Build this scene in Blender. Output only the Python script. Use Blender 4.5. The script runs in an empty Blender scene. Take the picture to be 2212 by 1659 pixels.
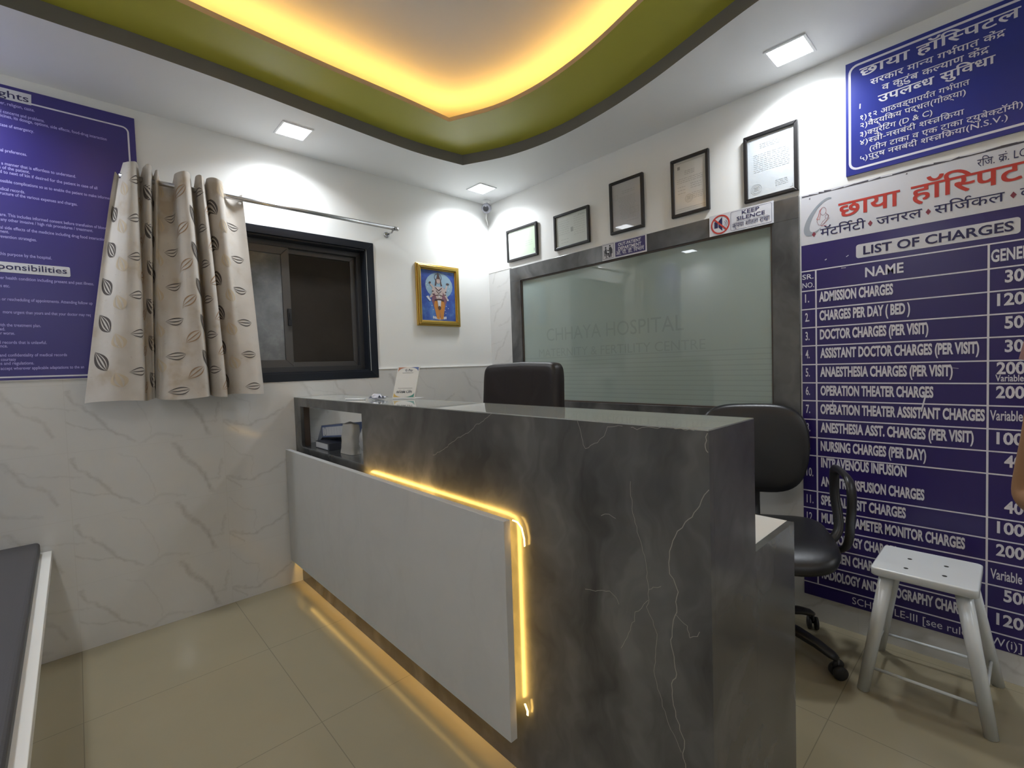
import bpy, bmesh, math, random
from math import sin, cos, pi, radians as rad
from mathutils import Vector, Matrix, noise
from mathutils.geometry import tessellate_polygon

SC = bpy.context.scene
COL = SC.collection
random.seed(7)

# ------------------------------------------------------------------ camera
FPX, W, H = 1013.6, 2212.0, 1659.0
CAM = Vector((-2.45709, -2.86536, 1.22128))
yaw, pitch, roll = rad(47.1388), rad(-2.25093), rad(1.90193)
fwd = Vector((cos(pitch)*cos(yaw), cos(pitch)*sin(yaw), sin(pitch)))
rgt = fwd.cross(Vector((0, 0, 1))).normalized()
dwn = fwd.cross(rgt)
r2 = rgt*cos(roll) + dwn*sin(roll)
d2 = -rgt*sin(roll) + dwn*cos(roll)
cam_d = bpy.data.cameras.new('camera')
cam_d.sensor_fit = 'HORIZONTAL'
cam_d.sensor_width = 36.0
cam_d.lens = FPX/W*36.0
cam_d.clip_start = 0.02
cam = bpy.data.objects.new('camera', cam_d)
COL.objects.link(cam)
m3 = Matrix((r2, -d2, -fwd)).transposed()
cam.matrix_world = Matrix.Translation(CAM) @ m3.to_4x4()
SC.camera = cam

# ------------------------------------------------------------------ world and exposure
wd = bpy.data.worlds.new('world')
SC.world = wd
wd.use_nodes = True
wd.node_tree.nodes['Background'].inputs[0].default_value = (0.02, 0.025, 0.04, 1)
wd.node_tree.nodes['Background'].inputs[1].default_value = 0.3
vs = SC.view_settings
vs.view_transform = 'Standard'
vs.look = 'None'
vs.gamma = 1.0
vs.use_curve_mapping = False
vs.exposure = 1.05
LAMP_W = 3.0           # recessed ceiling lamps
LAMP_SPREAD = 140
PANEL_E = 8.0          # their lit diffusers
COVE_E = 21.0          # amber strip in the ceiling cove
STRIP_E = 15.0         # amber strip round the counter cladding
AMBER = (1.0, 0.60, 0.14)
ROOM_X, ROOM_Y, ROOM_Z = -3.15, -4.85, 2.70
SOFFIT = 2.495

# ------------------------------------------------------------------ helpers
def tag(o, label=None, cat=None, group=None, kind=None):
    if label: o['label'] = label
    if cat: o['category'] = cat
    if group: o['group'] = group
    if kind: o['kind'] = kind
    return o

def thing(name, loc, label, cat, group=None, rotz=0.0):
    o = bpy.data.objects.new(name, None)
    o.empty_display_size = 0.05
    COL.objects.link(o)
    o.location = loc
    o.rotation_euler = (0, 0, rotz)
    return tag(o, label, cat, group)

def wloc(o):
    v = Vector((0, 0, 0))
    while o is not None:
        v += Vector(o.location)
        o = o.parent
    return v

class MB:
    """collects shapes and links them as ONE mesh object"""
    def __init__(s):
        s.v, s.f, s.m, s.sm = [], [], [], []
    def add(s, vs_, fs, mat=0, smooth=False):
        b = len(s.v)
        s.v += [tuple(p) for p in vs_]
        for f in fs:
            s.f.append(tuple(b+i for i in f)); s.m.append(mat); s.sm.append(smooth)
    def box(s, x0, x1, y0, y1, z0, z1, mat=0):
        x0, x1 = sorted((x0, x1)); y0, y1 = sorted((y0, y1)); z0, z1 = sorted((z0, z1))
        s.add([(x0,y0,z0),(x1,y0,z0),(x1,y1,z0),(x0,y1,z0),(x0,y0,z1),(x1,y0,z1),(x1,y1,z1),(x0,y1,z1)],
              [(0,3,2,1),(4,5,6,7),(0,1,5,4),(1,2,6,5),(2,3,7,6),(3,0,4,7)], mat)
    def tube(s, pts, r, n=10, mat=0, closed=False, caps=True, flat=None):
        """round tube along pts; r number or list; flat=(a,b) scales the section"""
        pts = [Vector(p) for p in pts]
        N = len(pts)
        rs = r if isinstance(r, (list, tuple)) else [r]*N
        up = None; rings = []
        for i, p in enumerate(pts):
            a = pts[(i-1) % N] if (closed or i > 0) else p
            c = pts[(i+1) % N] if (closed or i < N-1) else p
            t = (c-a).normalized()
            if up is None:
                up = Vector((0,0,1)) if abs(t.z) < .9 else Vector((1,0,0))
            sx = t.cross(up).normalized(); up = sx.cross(t).normalized()
            fa, fb = flat if flat else (1, 1)
            rings.append([p + sx*cos(2*pi*k/n)*rs[i]*fa + up*sin(2*pi*k/n)*rs[i]*fb for k in range(n)])
        vs_ = [q for rg in rings for q in rg]; fs = []
        for i in range(N if closed else N-1):
            j = (i+1) % N
            for k in range(n):
                l = (k+1) % n
                fs.append((i*n+k, i*n+l, j*n+l, j*n+k))
        if caps and not closed:
            fs.append(tuple(reversed(range(n)))); fs.append(tuple((N-1)*n+k for k in range(n)))
        s.add(vs_, fs, mat, True)
    def cyl(s, a, b, r, r2_=None, n=20, mat=0):
        s.tube([a, b], [r, r if r2_ is None else r2_], n, mat)
    def lathe(s, prof, c, axis=(0,0,1), n=24, mat=0):
        ax = Vector(axis).normalized()
        u = ax.orthogonal().normalized(); w = ax.cross(u); c = Vector(c)
        vs_ = []; fs = []
        for r, h in prof:
            for k in range(n):
                a = 2*pi*k/n
                vs_.append(c + ax*h + (u*cos(a)+w*sin(a))*r)
        for i in range(len(prof)-1):
            for k in range(n):
                l = (k+1) % n
                fs.append((i*n+k, i*n+l, (i+1)*n+l, (i+1)*n+k))
        fs.append(tuple(reversed(range(n)))); fs.append(tuple((len(prof)-1)*n+k for k in range(n)))
        s.add(vs_, fs, mat, True)
    def poly(s, pts, mat=0):
        s.add(pts, [tuple(range(len(pts)))], mat)
    def grid(s, fn, nu, nv, mat=0, smooth=True):
        vs_ = [fn(i/nu, j/nv) for j in range(nv+1) for i in range(nu+1)]
        fs = [(j*(nu+1)+i, j*(nu+1)+i+1, (j+1)*(nu+1)+i+1, (j+1)*(nu+1)+i) for j in range(nv) for i in range(nu)]
        s.add(vs_, fs, mat, smooth)
    def pad(s, cx, cy, cz, lx, ly, lz, e=0.28, ez=0.5, bulge=None, n=28, mm=10, mat=0):
        """cushion: superellipse outline with a rounded edge"""
        vs_ = []; fs = []
        for j in range(mm+1):
            ph = -pi/2 + pi*j/mm
            cz_ = math.copysign(abs(sin(ph))**ez, sin(ph)); cr = abs(cos(ph))**ez
            for i in range(n):
                th = 2*pi*i/n
                x = math.copysign(abs(cos(th))**e, cos(th))*lx/2*cr
                y = math.copysign(abs(sin(th))**e, sin(th))*ly/2*cr
                z = cz_*lz/2
                p = Vector((cx+x, cy+y, cz+z))
                if bulge: p = bulge(p)
                vs_.append(p)
        for j in range(mm):
            for i in range(n):
                k = (i+1) % n
                fs.append((j*n+i, j*n+k, (j+1)*n+k, (j+1)*n+i))
        s.add(vs_, fs, mat, True)
    def build(s, name, mats, parent=None, local=False, bevel=0.0, seg=2, smooth_angle=None):
        me = bpy.data.meshes.new(name)
        off = Vector((0,0,0))
        if parent is not None and not local: off = wloc(parent)
        me.from_pydata([Vector(p)-off for p in s.v], [], s.f)
        if not isinstance(mats, (list, tuple)): mats = [mats]
        for m in mats: me.materials.append(m)
        for i, pl in enumerate(me.polygons):
            pl.material_index = s.m[i]; pl.use_smooth = s.sm[i]
        me.validate(); me.update()
        o = bpy.data.objects.new(name, me)
        COL.objects.link(o)
        if parent is not None: o.parent = parent
        if bevel > 0:
            b = o.modifiers.new('bevel', 'BEVEL'); b.width = bevel; b.segments = seg; b.limit_method = 'ANGLE'; b.angle_limit = rad(40)
            b.harden_normals = False
        return o

def copy_tree(o, parent=None):
    c = o.copy(); COL.objects.link(c)
    c.parent = parent
    for ch in list(o.children): copy_tree(ch, c)
    return c

def region(mb, outer, holes, z, mat=0, flip=False):
    """flat region with holes at height z"""
    loops = [[Vector((x, y, 0)) for x, y in outer]] + [[Vector((x, y, 0)) for x, y in h] for h in holes]
    tris = tessellate_polygon(loops)
    allp = [p for l in loops for p in l]
    mb.add([(p.x, p.y, z) for p in allp], [t if not flip else tuple(reversed(t)) for t in tris], mat)

def spline(pts, per=6, closed=True):
    """Catmull-Rom through pts; a point with a third value stays a sharp corner"""
    out = []; n = len(pts)
    for i in range(n if closed else n-1):
        p0 = pts[(i-1) % n]; p1 = pts[i]; p2 = pts[(i+1) % n]; p3 = pts[(i+2) % n]
        if len(p1) > 2: p0 = p1
        if len(p2) > 2: p3 = p2
        for k in range(per):
            t = k/per
            out.append(tuple(0.5*((2*p1[a]) + (-p0[a]+p2[a])*t + (2*p0[a]-5*p1[a]+4*p2[a]-p3[a])*t*t + (-p0[a]+3*p1[a]-3*p2[a]+p3[a])*t**3) for a in (0, 1)))
    return out

# ------------------------------------------------------------------ materials
def mat(name, col, rough=0.5, metal=0.0, coat=0.0, spec=0.5, emit=None, es=0.0, trans=0.0, alpha=1.0, coat_rough=0.03):
    m = bpy.data.materials.new(name); m.use_nodes = True
    b = m.node_tree.nodes['Principled BSDF']
    b.inputs['Base Color'].default_value = (*col, 1)
    b.inputs['Roughness'].default_value = rough
    b.inputs['Metallic'].default_value = metal
    b.inputs['Coat Weight'].default_value = coat
    b.inputs['Coat Roughness'].default_value = coat_rough
    b.inputs['Specular IOR Level'].default_value = spec
    b.inputs['Transmission Weight'].default_value = trans
    b.inputs['Alpha'].default_value = alpha
    if emit:
        b.inputs['Emission Color'].default_value = (*emit, 1)
        b.inputs['Emission Strength'].default_value = es
    return m

class NT:
    def __init__(s, m):
        s.t = m.node_tree; s.n = s.t.nodes; s.l = s.t.links; s.b = s.n['Principled BSDF']
    def node(s, typ, **kw):
        nd = s.n.new(typ)
        for k, v in kw.items():
            if k == 'ins':
                for a, b in v.items():
                    if isinstance(b, bpy.types.NodeSocket): s.l.new(b, nd.inputs[a])
                    else: nd.inputs[a].default_value = b
            else: setattr(nd, k, v)
        return nd
    def math(s, op, a, b=None, c=None):
        nd = s.n.new('ShaderNodeMath'); nd.operation = op
        for i, v in enumerate((a, b, c)):
            if v is None: continue
            if isinstance(v, bpy.types.NodeSocket): s.l.new(v, nd.inputs[i])
            else: nd.inputs[i].default_value = v
        return nd.outputs[0]
    def vmath(s, op, a, b=None):
        nd = s.n.new('ShaderNodeVectorMath'); nd.operation = op
        for i, v in enumerate((a, b)):
            if v is None: continue
            if isinstance(v, bpy.types.NodeSocket): s.l.new(v, nd.inputs[i])
            else: nd.inputs[i].default_value = v
        return nd.outputs[0]
    def coords(s): return s.node('ShaderNodeTexCoord').outputs['Object']
    def noise(s, vec, scale, detail=4, rough=0.5, dist=0.0):
        return s.node('ShaderNodeTexNoise', ins={'Vector': vec, 'Scale': scale, 'Detail': detail, 'Roughness': rough, 'Distortion': dist})
    def ramp(s, fac, stops):
        nd = s.n.new('ShaderNodeValToRGB'); s.l.new(fac, nd.inputs[0])
        el = nd.color_ramp.elements
        while len(el) < len(stops): el.new(0.5)
        for e, (p, c) in zip(el, stops):
            e.position = p; e.color = (*c, 1) if len(c) == 3 else c
        return nd.outputs[0]
    def mix(s, f, a, b):
        nd = s.n.new('ShaderNodeMix'); nd.data_type = 'RGBA'
        for sock, v in ((nd.inputs['Factor'], f), (nd.inputs['A'], a), (nd.inputs['B'], b)):
            if isinstance(v, bpy.types.NodeSocket): s.l.new(v, sock)
            else: sock.default_value = v if not isinstance(v, tuple) else (*v, 1)[:4]
        return nd.outputs['Result']
    def col(s, c): s.l.new(c, s.b.inputs['Base Color'])

def m_paint(name, c, var=0.03, rough=0.6):
    m = mat(name, c, rough, spec=0.3); t = NT(m)
    n = t.noise(t.coords(), 1.3, 3).outputs['Fac']
    t.col(t.mix(n, tuple(x*(1-var) for x in c), tuple(min(1, x*(1+var)) for x in c)))
    n2 = t.noise(t.coords(), 90, 2).outputs['Fac']
    bp = t.node('ShaderNodeBump', ins={'Height': n2, 'Strength': 0.03, 'Distance': 0.004})
    t.l.new(bp.outputs[0], t.b.inputs['Normal'])
    return m

TILE_VEINS = [   # polylines of the tile print in metres on a 1.2 x 0.3 repeat: (points, half width, strength)
    ([(.004,.085),(.124,.046),(.20,.071),(.302,.118)], .010, .55), ([(.124,.174),(.131,.054)], .005, .25), ([(.004,.078),(.064,.016)], .009, .6), ([(.013,.263),(.054,.207),(.117,.168)], .006, .3),
    ([(.395,.274),(.456,.201),(.522,.141),(.560,.075)], .013, .5), ([(.44,.240),(.55,.209),(.64,.185)], .007, .35), ([(.35,.10),(.43,.05),(.50,.028)], .012, .3),
    ([(.614,.273),(.637,.22),(.702,.153),(.769,.077),(.83,.018)], .011, .6), ([(.60,.131),(.672,.107),(.735,.098)], .007, .45), ([(.779,.278),(.832,.238),(.869,.173),(.896,.089),(.904,.035)], .006, .25),
    ([(.986,.292),(1.021,.214),(1.087,.148),(1.108,.103),(1.127,.025)], .016, .7), ([(1.107,.096),(1.173,.083),(1.19,.181)], .008, .35), ([(.845,.012),(.93,.045),(1.02,.02)], .010, .3)]
def m_marble_tile(name, horiz):
    """white wall tile 0.60 x 0.30 with a repeated printed vein pattern; horiz is the axis along the wall"""
    m = mat(name, (0.7, 0.69, 0.66), 0.09, spec=0.5); t = NT(m)
    sp = t.node('ShaderNodeSeparateXYZ', ins={'Vector': t.coords()})
    u = t.math('ADD', sp.outputs['X'] if horiz == 'x' else sp.outputs['Y'], 9.1 if horiz == 'x' else 9.0)
    fu = t.math('MULTIPLY', t.math('FRACT', t.math('DIVIDE', u, 1.2)), 1.2)
    fv = t.math('MULTIPLY', t.math('FRACT', t.math('DIVIDE', sp.outputs['Z'], 0.30)), 0.30)
    vec = t.node('ShaderNodeCombineXYZ', ins={'X': fu, 'Y': fv, 'Z': 0.0}).outputs[0]
    wn_ = t.noise(vec, 9.0, 4, 0.65).outputs['Color']
    p = t.vmath('ADD', vec, t.vmath('MULTIPLY', t.vmath('SUBTRACT', wn_, (.5, .5, .5)), (.075, .075, 0.0)))
    acc = None
    for pts, w, st in TILE_VEINS:
        for a, c in zip(pts, pts[1:]):
            ba = (c[0]-a[0], c[1]-a[1], 0.0); L2 = ba[0]**2+ba[1]**2
            pa = t.vmath('SUBTRACT', p, (a[0], a[1], 0.0))
            dn = t.node('ShaderNodeVectorMath', operation='DOT_PRODUCT'); t.l.new(pa, dn.inputs[0]); dn.inputs[1].default_value = tuple(x/L2 for x in ba)
            h_ = t.math('MINIMUM', t.math('MAXIMUM', dn.outputs['Value'], 0.0), 1.0)
            cb = t.node('ShaderNodeCombineXYZ', ins={'X': t.math('MULTIPLY', h_, ba[0]), 'Y': t.math('MULTIPLY', h_, ba[1]), 'Z': 0.0}).outputs[0]
            ln_ = t.node('ShaderNodeVectorMath', operation='LENGTH'); t.l.new(t.vmath('SUBTRACT', pa, cb), ln_.inputs[0])
            k_ = t.math('MULTIPLY_ADD', ln_.outputs['Value'], -st/w, st)
            acc = k_ if acc is None else t.math('MAXIMUM', acc, k_)
    acc = t.math('MAXIMUM', acc, 0.0)
    md = t.noise(vec, 26.0, 3, 0.6).outputs['Fac']
    acc = t.math('MULTIPLY', acc, t.math('MULTIPLY_ADD', md, 1.25, -0.12))
    cloud = t.noise(vec, 6.0, 4, 0.6).outputs['Fac']
    base = t.mix(cloud, (0.655, 0.65, 0.635), (0.59, 0.585, 0.57))
    c = t.mix(acc, base, (0.30, 0.28, 0.26))
    f6 = t.math('FRACT', t.math('DIVIDE', u, 0.6))
    f3 = t.math('FRACT', t.math('DIVIDE', sp.outputs['Z'], 0.30))
    j = t.math('MULTIPLY', t.math('LESS_THAN', t.math('ABSOLUTE', t.math('SUBTRACT', f6, 0.5)), 0.4988), t.math('LESS_THAN', t.math('ABSOLUTE', t.math('SUBTRACT', f3, 0.5)), 0.4978))
    t.col(t.mix(j, (0.56, 0.55, 0.53), c))
    return m

def m_panel_marble():
    m = mat('white_laminate_marble', (0.6, 0.6, 0.58), 0.28, spec=0.4); t = NT(m)
    co = t.coords()
    w = t.vmath('MULTIPLY', t.vmath('SUBTRACT', t.noise(co, 2.5, 4, 0.6).outputs['Color'], (.5, .5, .5)), (0.5, 0.5, 0.5))
    mp = t.node('ShaderNodeMapping', ins={'Vector': t.vmath('ADD', co, w), 'Rotation': (rad(38), 0, 0), 'Scale': (1, 3.0, 1.0)})
    n = t.noise(mp.outputs[0], 1.7, 4, 0.55).outputs['Fac']
    r = t.math('MAXIMUM', t.math('SUBTRACT', 1.0, t.math('MULTIPLY', t.math('ABSOLUTE', t.math('SUBTRACT', n, 0.5)), 16.0)), 0.0)
    cl = t.noise(co, 6, 5, 0.6).outputs['Fac']
    c = t.mix(cl, (0.56, 0.56, 0.55), (0.50, 0.50, 0.49))
    t.col(t.mix(t.math('MULTIPLY', r, 0.09), c, (0.34, 0.34, 0.33)))
    return m

def m_dark_marble(name, rough=0.19):
    m = mat(name, (0.06, 0.06, 0.06), rough, spec=0.55); t = NT(m)
    co = t.coords()
    w = t.vmath('MULTIPLY', t.vmath('SUBTRACT', t.noise(co, 1.6, 4, 0.6).outputs['Color'], (.5, .5, .5)), (0.8, 0.8, 0.8))
    mp = t.node('ShaderNodeMapping', ins={'Vector': t.vmath('ADD', co, w), 'Scale': (1, 3.2, 1.2)})
    n = t.noise(mp.outputs[0], 1.9, 4, 0.5).outputs['Fac']
    c = t.ramp(n, [(0.30, (0.044, 0.045, 0.046)), (0.5, (0.088, 0.089, 0.089)), (0.70, (0.145, 0.146, 0.144))])
    n2 = t.noise(t.vmath('ADD', co, (5, 2, 1)), 9.0, 6, 0.7).outputs['Fac']
    c = t.mix(t.math('MULTIPLY', n2, 0.22), c, (0.055, 0.054, 0.056))
    v = t.noise(t.vmath('ADD', t.vmath('ADD', co, w), (7, 7, 3)), 1.7, 5, 0.5).outputs['Fac']
    r = t.math('MAXIMUM', t.math('SUBTRACT', 1.0, t.math('MULTIPLY', t.math('ABSOLUTE', t.math('SUBTRACT', v, 0.5)), 260.0)), 0.0)
    t.col(t.mix(t.math('MULTIPLY', r, 0.0), c, (0.36, 0.34, 0.31)))
    return m

def m_floor():
    m = mat('vitrified_floor_tile', (0.36, 0.31, 0.22), 0.10, spec=0.5); t = NT(m)
    co = t.coords()
    sp = t.node('ShaderNodeSeparateXYZ', ins={'Vector': co})
    fu = t.math('FRACT', t.math('DIVIDE', t.math('ADD', sp.outputs['X'], 2.499), 0.61))
    fv = t.math('FRACT', t.math('DIVIDE', t.math('ADD', sp.outputs['Y'], 1.221), 0.61))
    ju = t.math('LESS_THAN', t.math('ABSOLUTE', t.math('SUBTRACT', fu, 0.5)), 0.4978)
    jv = t.math('LESS_THAN', t.math('ABSOLUTE', t.math('SUBTRACT', fv, 0.5)), 0.4978)
    n = t.noise(co, 3.0, 6, 0.6).outputs['Fac']
    n2 = t.noise(co, 40.0, 3, 0.6).outputs['Fac']
    c = t.mix(n, (0.320, 0.278, 0.185), (0.275, 0.238, 0.155))
    c = t.mix(t.math('MULTIPLY', n2, 0.25), c, (0.28, 0.24, 0.165))
    t.col(t.mix(t.math('MULTIPLY', ju, jv), (0.20, 0.17, 0.115), c))
    return m

def m_cloth():
    m = mat('curtain_cotton', (0.62, 0.56, 0.48), 0.85, spec=0.15); t = NT(m)
    co = t.coords()
    n = t.noise(co, 9.0, 3, 0.5).outputs['Fac']
    c = t.ramp(n, [(0.40, (0.55, 0.515, 0.475)), (0.58, (0.51, 0.47, 0.425)), (0.70, (0.43, 0.365, 0.29))])
    n2 = t.noise(co, 60, 3, 0.7).outputs['Fac']
    t.col(t.mix(t.math('MULTIPLY', t.math('GREATER_THAN', n2, 0.67), 0.35), c, (0.36, 0.30, 0.26)))
    bp = t.node('ShaderNodeBump', ins={'Height': t.noise(co, 400, 2).outputs['Fac'], 'Strength': 0.15, 'Distance': 0.001})
    t.l.new(bp.outputs[0], t.b.inputs['Normal'])
    return m

def m_leather(name, c, rough=0.38):
    m = mat(name, c, rough, spec=0.5); t = NT(m)
    v = t.node('ShaderNodeTexVoronoi', ins={'Vector': t.coords(), 'Scale': 260.0})
    bp = t.node('ShaderNodeBump', ins={'Height': v.outputs['Distance'], 'Strength': 0.12, 'Distance': 0.001})
    t.l.new(bp.outputs[0], t.b.inputs['Normal'])
    return m

M = {}
M['wall'] = m_paint('white_wall_paint', (0.82, 0.82, 0.80), 0.02, 0.42)
M['ceil'] = m_paint('white_ceiling_paint', (0.85, 0.86, 0.87), 0.02)
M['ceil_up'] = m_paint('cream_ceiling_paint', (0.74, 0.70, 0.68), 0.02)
M['grey_edge'] = m_paint('grey_ceiling_edge_paint', (0.20, 0.19, 0.185), 0.03)
M['olive'] = m_paint('olive_ceiling_paint', (0.47, 0.45, 0.065), 0.04, 0.35)
M['lip'] = m_paint('beige_ceiling_lip_paint', (0.46, 0.38, 0.26), 0.03)
M['tile_x'] = m_marble_tile('marble_tile_left', 'x')
M['tile_y'] = m_marble_tile('marble_tile_right', 'y')
M['tile_edge'] = mat('tile_edge', (0.78, 0.77, 0.75), 0.3)
M['floor'] = m_floor()
M['dark'] = m_dark_marble('dark_marble_laminate')
M['ledge'] = mat('grey_glass_top', (0.33, 0.35, 0.335), 0.03, spec=1.0)
M['ledge'].node_tree.nodes['Principled BSDF'].inputs['IOR'].default_value = 1.9
M['dark_frame'] = m_dark_marble('dark_marble_granite', 0.16)
M['vein'] = mat('pale_vein', (0.27, 0.26, 0.24), 0.16)
M['panel'] = m_panel_marble()
M['white_lam'] = mat('white_laminate', (0.80, 0.79, 0.75), 0.22)
M['wood'] = mat('dark_wood_edge', (0.075, 0.055, 0.045), 0.45)
M['led'] = mat('amber_led_strip', (1, 0.7, 0.3), 0.5, emit=AMBER, es=STRIP_E)
M['led_end'] = mat('amber_led_end', (1, 0.7, 0.3), 0.5, emit=AMBER, es=5.0)
M['cove'] = mat('amber_cove_led', (1, 0.7, 0.3), 0.5, emit=AMBER, es=COVE_E)
M['lamp'] = mat('lamp_diffuser', (1, 1, 1), 0.5, emit=(0.90, 0.95, 1.0), es=PANEL_E)
M['lamp_rim'] = mat('lamp_rim_white', (0.85, 0.86, 0.88), 0.35)
M['cloth'] = m_cloth()
M['leaf_dark'] = mat('printed_leaf_grey', (0.10, 0.088, 0.084), 0.85, spec=0.1)
M['leaf_tan'] = mat('printed_leaf_tan', (0.33, 0.22, 0.14), 0.85, spec=0.1)
M['leaf_pale'] = mat('printed_leaf_beige', (0.52, 0.44, 0.33), 0.85, spec=0.1)
M['steel'] = mat('brushed_steel', (0.55, 0.55, 0.56), 0.25, 1.0)
M['plastic_w'] = mat('white_plastic', (0.8, 0.8, 0.8), 0.4)
M['alu'] = mat('dark_aluminium', (0.045, 0.045, 0.048), 0.35, 0.3)
M['granite'] = m_paint('black_granite', (0.012, 0.015, 0.022), 0.25, 0.3)
M['alu_grey'] = mat('grey_aluminium', (0.085, 0.08, 0.078), 0.35, 0.4)
M['leather_br'] = m_leather('dark_brown_leather', (0.011, 0.0065, 0.0062), 0.45)
M['leather_bk'] = m_leather('black_leather', (0.012, 0.012, 0.014), 0.36)
M['seam'] = mat('seam_thread', (0.012, 0.007, 0.007), 0.7)
M['plastic_bk'] = mat('black_plastic', (0.014, 0.014, 0.016), 0.35)
M['caster'] = mat('caster_nylon', (0.020, 0.019, 0.020), 0.5)
M['chrome'] = mat('chrome', (0.6, 0.6, 0.62), 0.15, 1.0)
M['stool'] = mat('pale_grey_enamel', (0.66, 0.69, 0.70), 0.22)
M['hole'] = mat('hole_dark', (0.03, 0.03, 0.03), 0.8)
M['frame_bk'] = mat('black_wood_frame', (0.014, 0.013, 0.014), 0.38)
M['gold'] = mat('gold_moulding', (0.66, 0.44, 0.12), 0.28, 1.0)
M['navy'] = mat('violet_blue_vinyl', (0.024, 0.013, 0.125), 0.30, coat=0.25, coat_rough=0.12)
M['navy2'] = mat('indigo_vinyl', (0.040, 0.030, 0.20), 0.32, coat=0.25, coat_rough=0.2)
M['blue'] = mat('royal_blue_vinyl', (0.018, 0.030, 0.25), 0.32, coat=0.2, coat_rough=0.15)
M['sign_w'] = mat('white_vinyl', (0.62, 0.62, 0.66), 0.35)
M['ink_w'] = mat('white_lettering', (0.70, 0.69, 0.76), 0.4)
M['ink_lav'] = mat('lavender_lettering', (0.42, 0.39, 0.80), 0.4)
M['ink_red'] = mat('red_lettering', (0.50, 0.045, 0.035), 0.4)
M['ink_nv'] = mat('navy_lettering', (0.022, 0.020, 0.085), 0.4)
M['ink_bk'] = mat('black_lettering', (0.02, 0.02, 0.03), 0.4)
M['maroon'] = mat('maroon_mark', (0.24, 0.045, 0.07), 0.4)
M['grey_ink'] = mat('grey_print', (0.30, 0.33, 0.37), 0.4)
M['border'] = mat('board_edge_torn', (0.06, 0.055, 0.07), 0.5)

# ------------------------------------------------------------------ lettering (built-in font, glyph by glyph)
# Marks used inside the strings: ~ before a consonant = half form, ^ after = hook above, / after = stroke below left
DEV = range(0x900, 0x980)
GL = {}
def load_glyphs(wants):
    obs = []
    for (c, off) in sorted(wants):
        for s_ in (c, c+'      |'):
            cu = bpy.data.curves.new('glyph', 'FONT'); cu.body = s_; cu.size = 1; cu.offset = off; cu.resolution_u = 3
            o = bpy.data.objects.new('glyph', cu); COL.objects.link(o); obs.append(o)
    bpy.context.view_layer.update()
    dg = bpy.context.evaluated_depsgraph_get()
    i = 0
    for (c, off) in sorted(wants):
        me = obs[i].evaluated_get(dg).to_mesh()
        vs_ = [(v.co.x, v.co.y) for v in me.vertices]
        fs = [tuple(p.vertices) for p in me.polygons]
        me2 = obs[i+1].evaluated_get(dg).to_mesh()
        adv = max(v.co.x for v in me2.vertices) - 0.168 - off - 6*0.278
        GL[(c, off)] = (vs_, fs, adv)
        i += 2
    for o in obs:
        cu = o.data
        bpy.data.objects.remove(o); bpy.data.curves.remove(cu)

def clip_x(vs_, fs, xmax):
    """keep the part of a flat glyph left of xmax"""
    ov, of = [], []
    for f in fs:
        poly = [vs_[i] for i in f]; out = []
        for a, b in zip(poly, poly[1:]+poly[:1]):
            ia, ib = a[0] <= xmax, b[0] <= xmax
            if ia: out.append(a)
            if ia != ib:
                k = (xmax-a[0])/(b[0]-a[0]); out.append((xmax, a[1]+k*(b[1]-a[1])))
        if len(out) >= 3:
            of.append(tuple(range(len(ov), len(ov)+len(out)))); ov += out
    return ov, of

def layout(s_, off):
    """returns (verts, faces, advance) of a string at size 1"""
    V, F = [], []; x = 0.0; half = False; last = (0, 0.5); lev = [0]
    def put(vs_, fs, dx):
        lev[0] = (lev[0]+1) % 4; b = len(V); V.extend((p[0]+dx, p[1], lev[0]*0.00006) for p in vs_); F.extend(tuple(b+i for i in f) for f in fs)
    def stroke(pts, w):
        for (x0, y0), (x1, y1) in zip(pts, pts[1:]):
            d = math.hypot(x1-x0, y1-y0) or 1; nx, ny = -(y1-y0)/d*w, (x1-x0)/d*w
            put([(x0+nx, y0+ny), (x0-nx, y0-ny), (x1-nx, y1-ny), (x1+nx, y1+ny)], [(0, 1, 2, 3)], 0)
    for c in s_:
        if c == '~': half = True; continue
        if c == '^':
            cx = last[0]+last[1]-0.13; w = 0.036+off
            stroke([(cx+0.21*cos(a)*0.6+0.02, 0.66+0.17*sin(a)+0.02) for a in [rad(-100+20*k) if False else rad(200-22*k) for k in range(9)]], w); continue
        if c == '/':
            w = 0.034+off
            x0 = last[0]+last[1]*0.62
            stroke([(x0, 0.20), (x0-0.30, -0.02)], w); continue
        vs_, fs, adv = GL[(c, 0.0)]
        if half:
            cut = adv-0.17 if c != 'क' else adv*0.80
            vs_, fs = clip_x(vs_, fs, cut); adv = cut-0.005; half = False
        if off > 0.003:
            for ox, oy in ((-off, -off*.6), (off, off*.6), (off, -off*.6), (-off, off*.6)): put([(p[0]+ox, p[1]+oy) for p in vs_], fs, x)
        else: put(vs_, fs, x)
        x += off*1.2
        if adv > 0.12: last = (x, adv)
        x += adv
    return V, F, x

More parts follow.
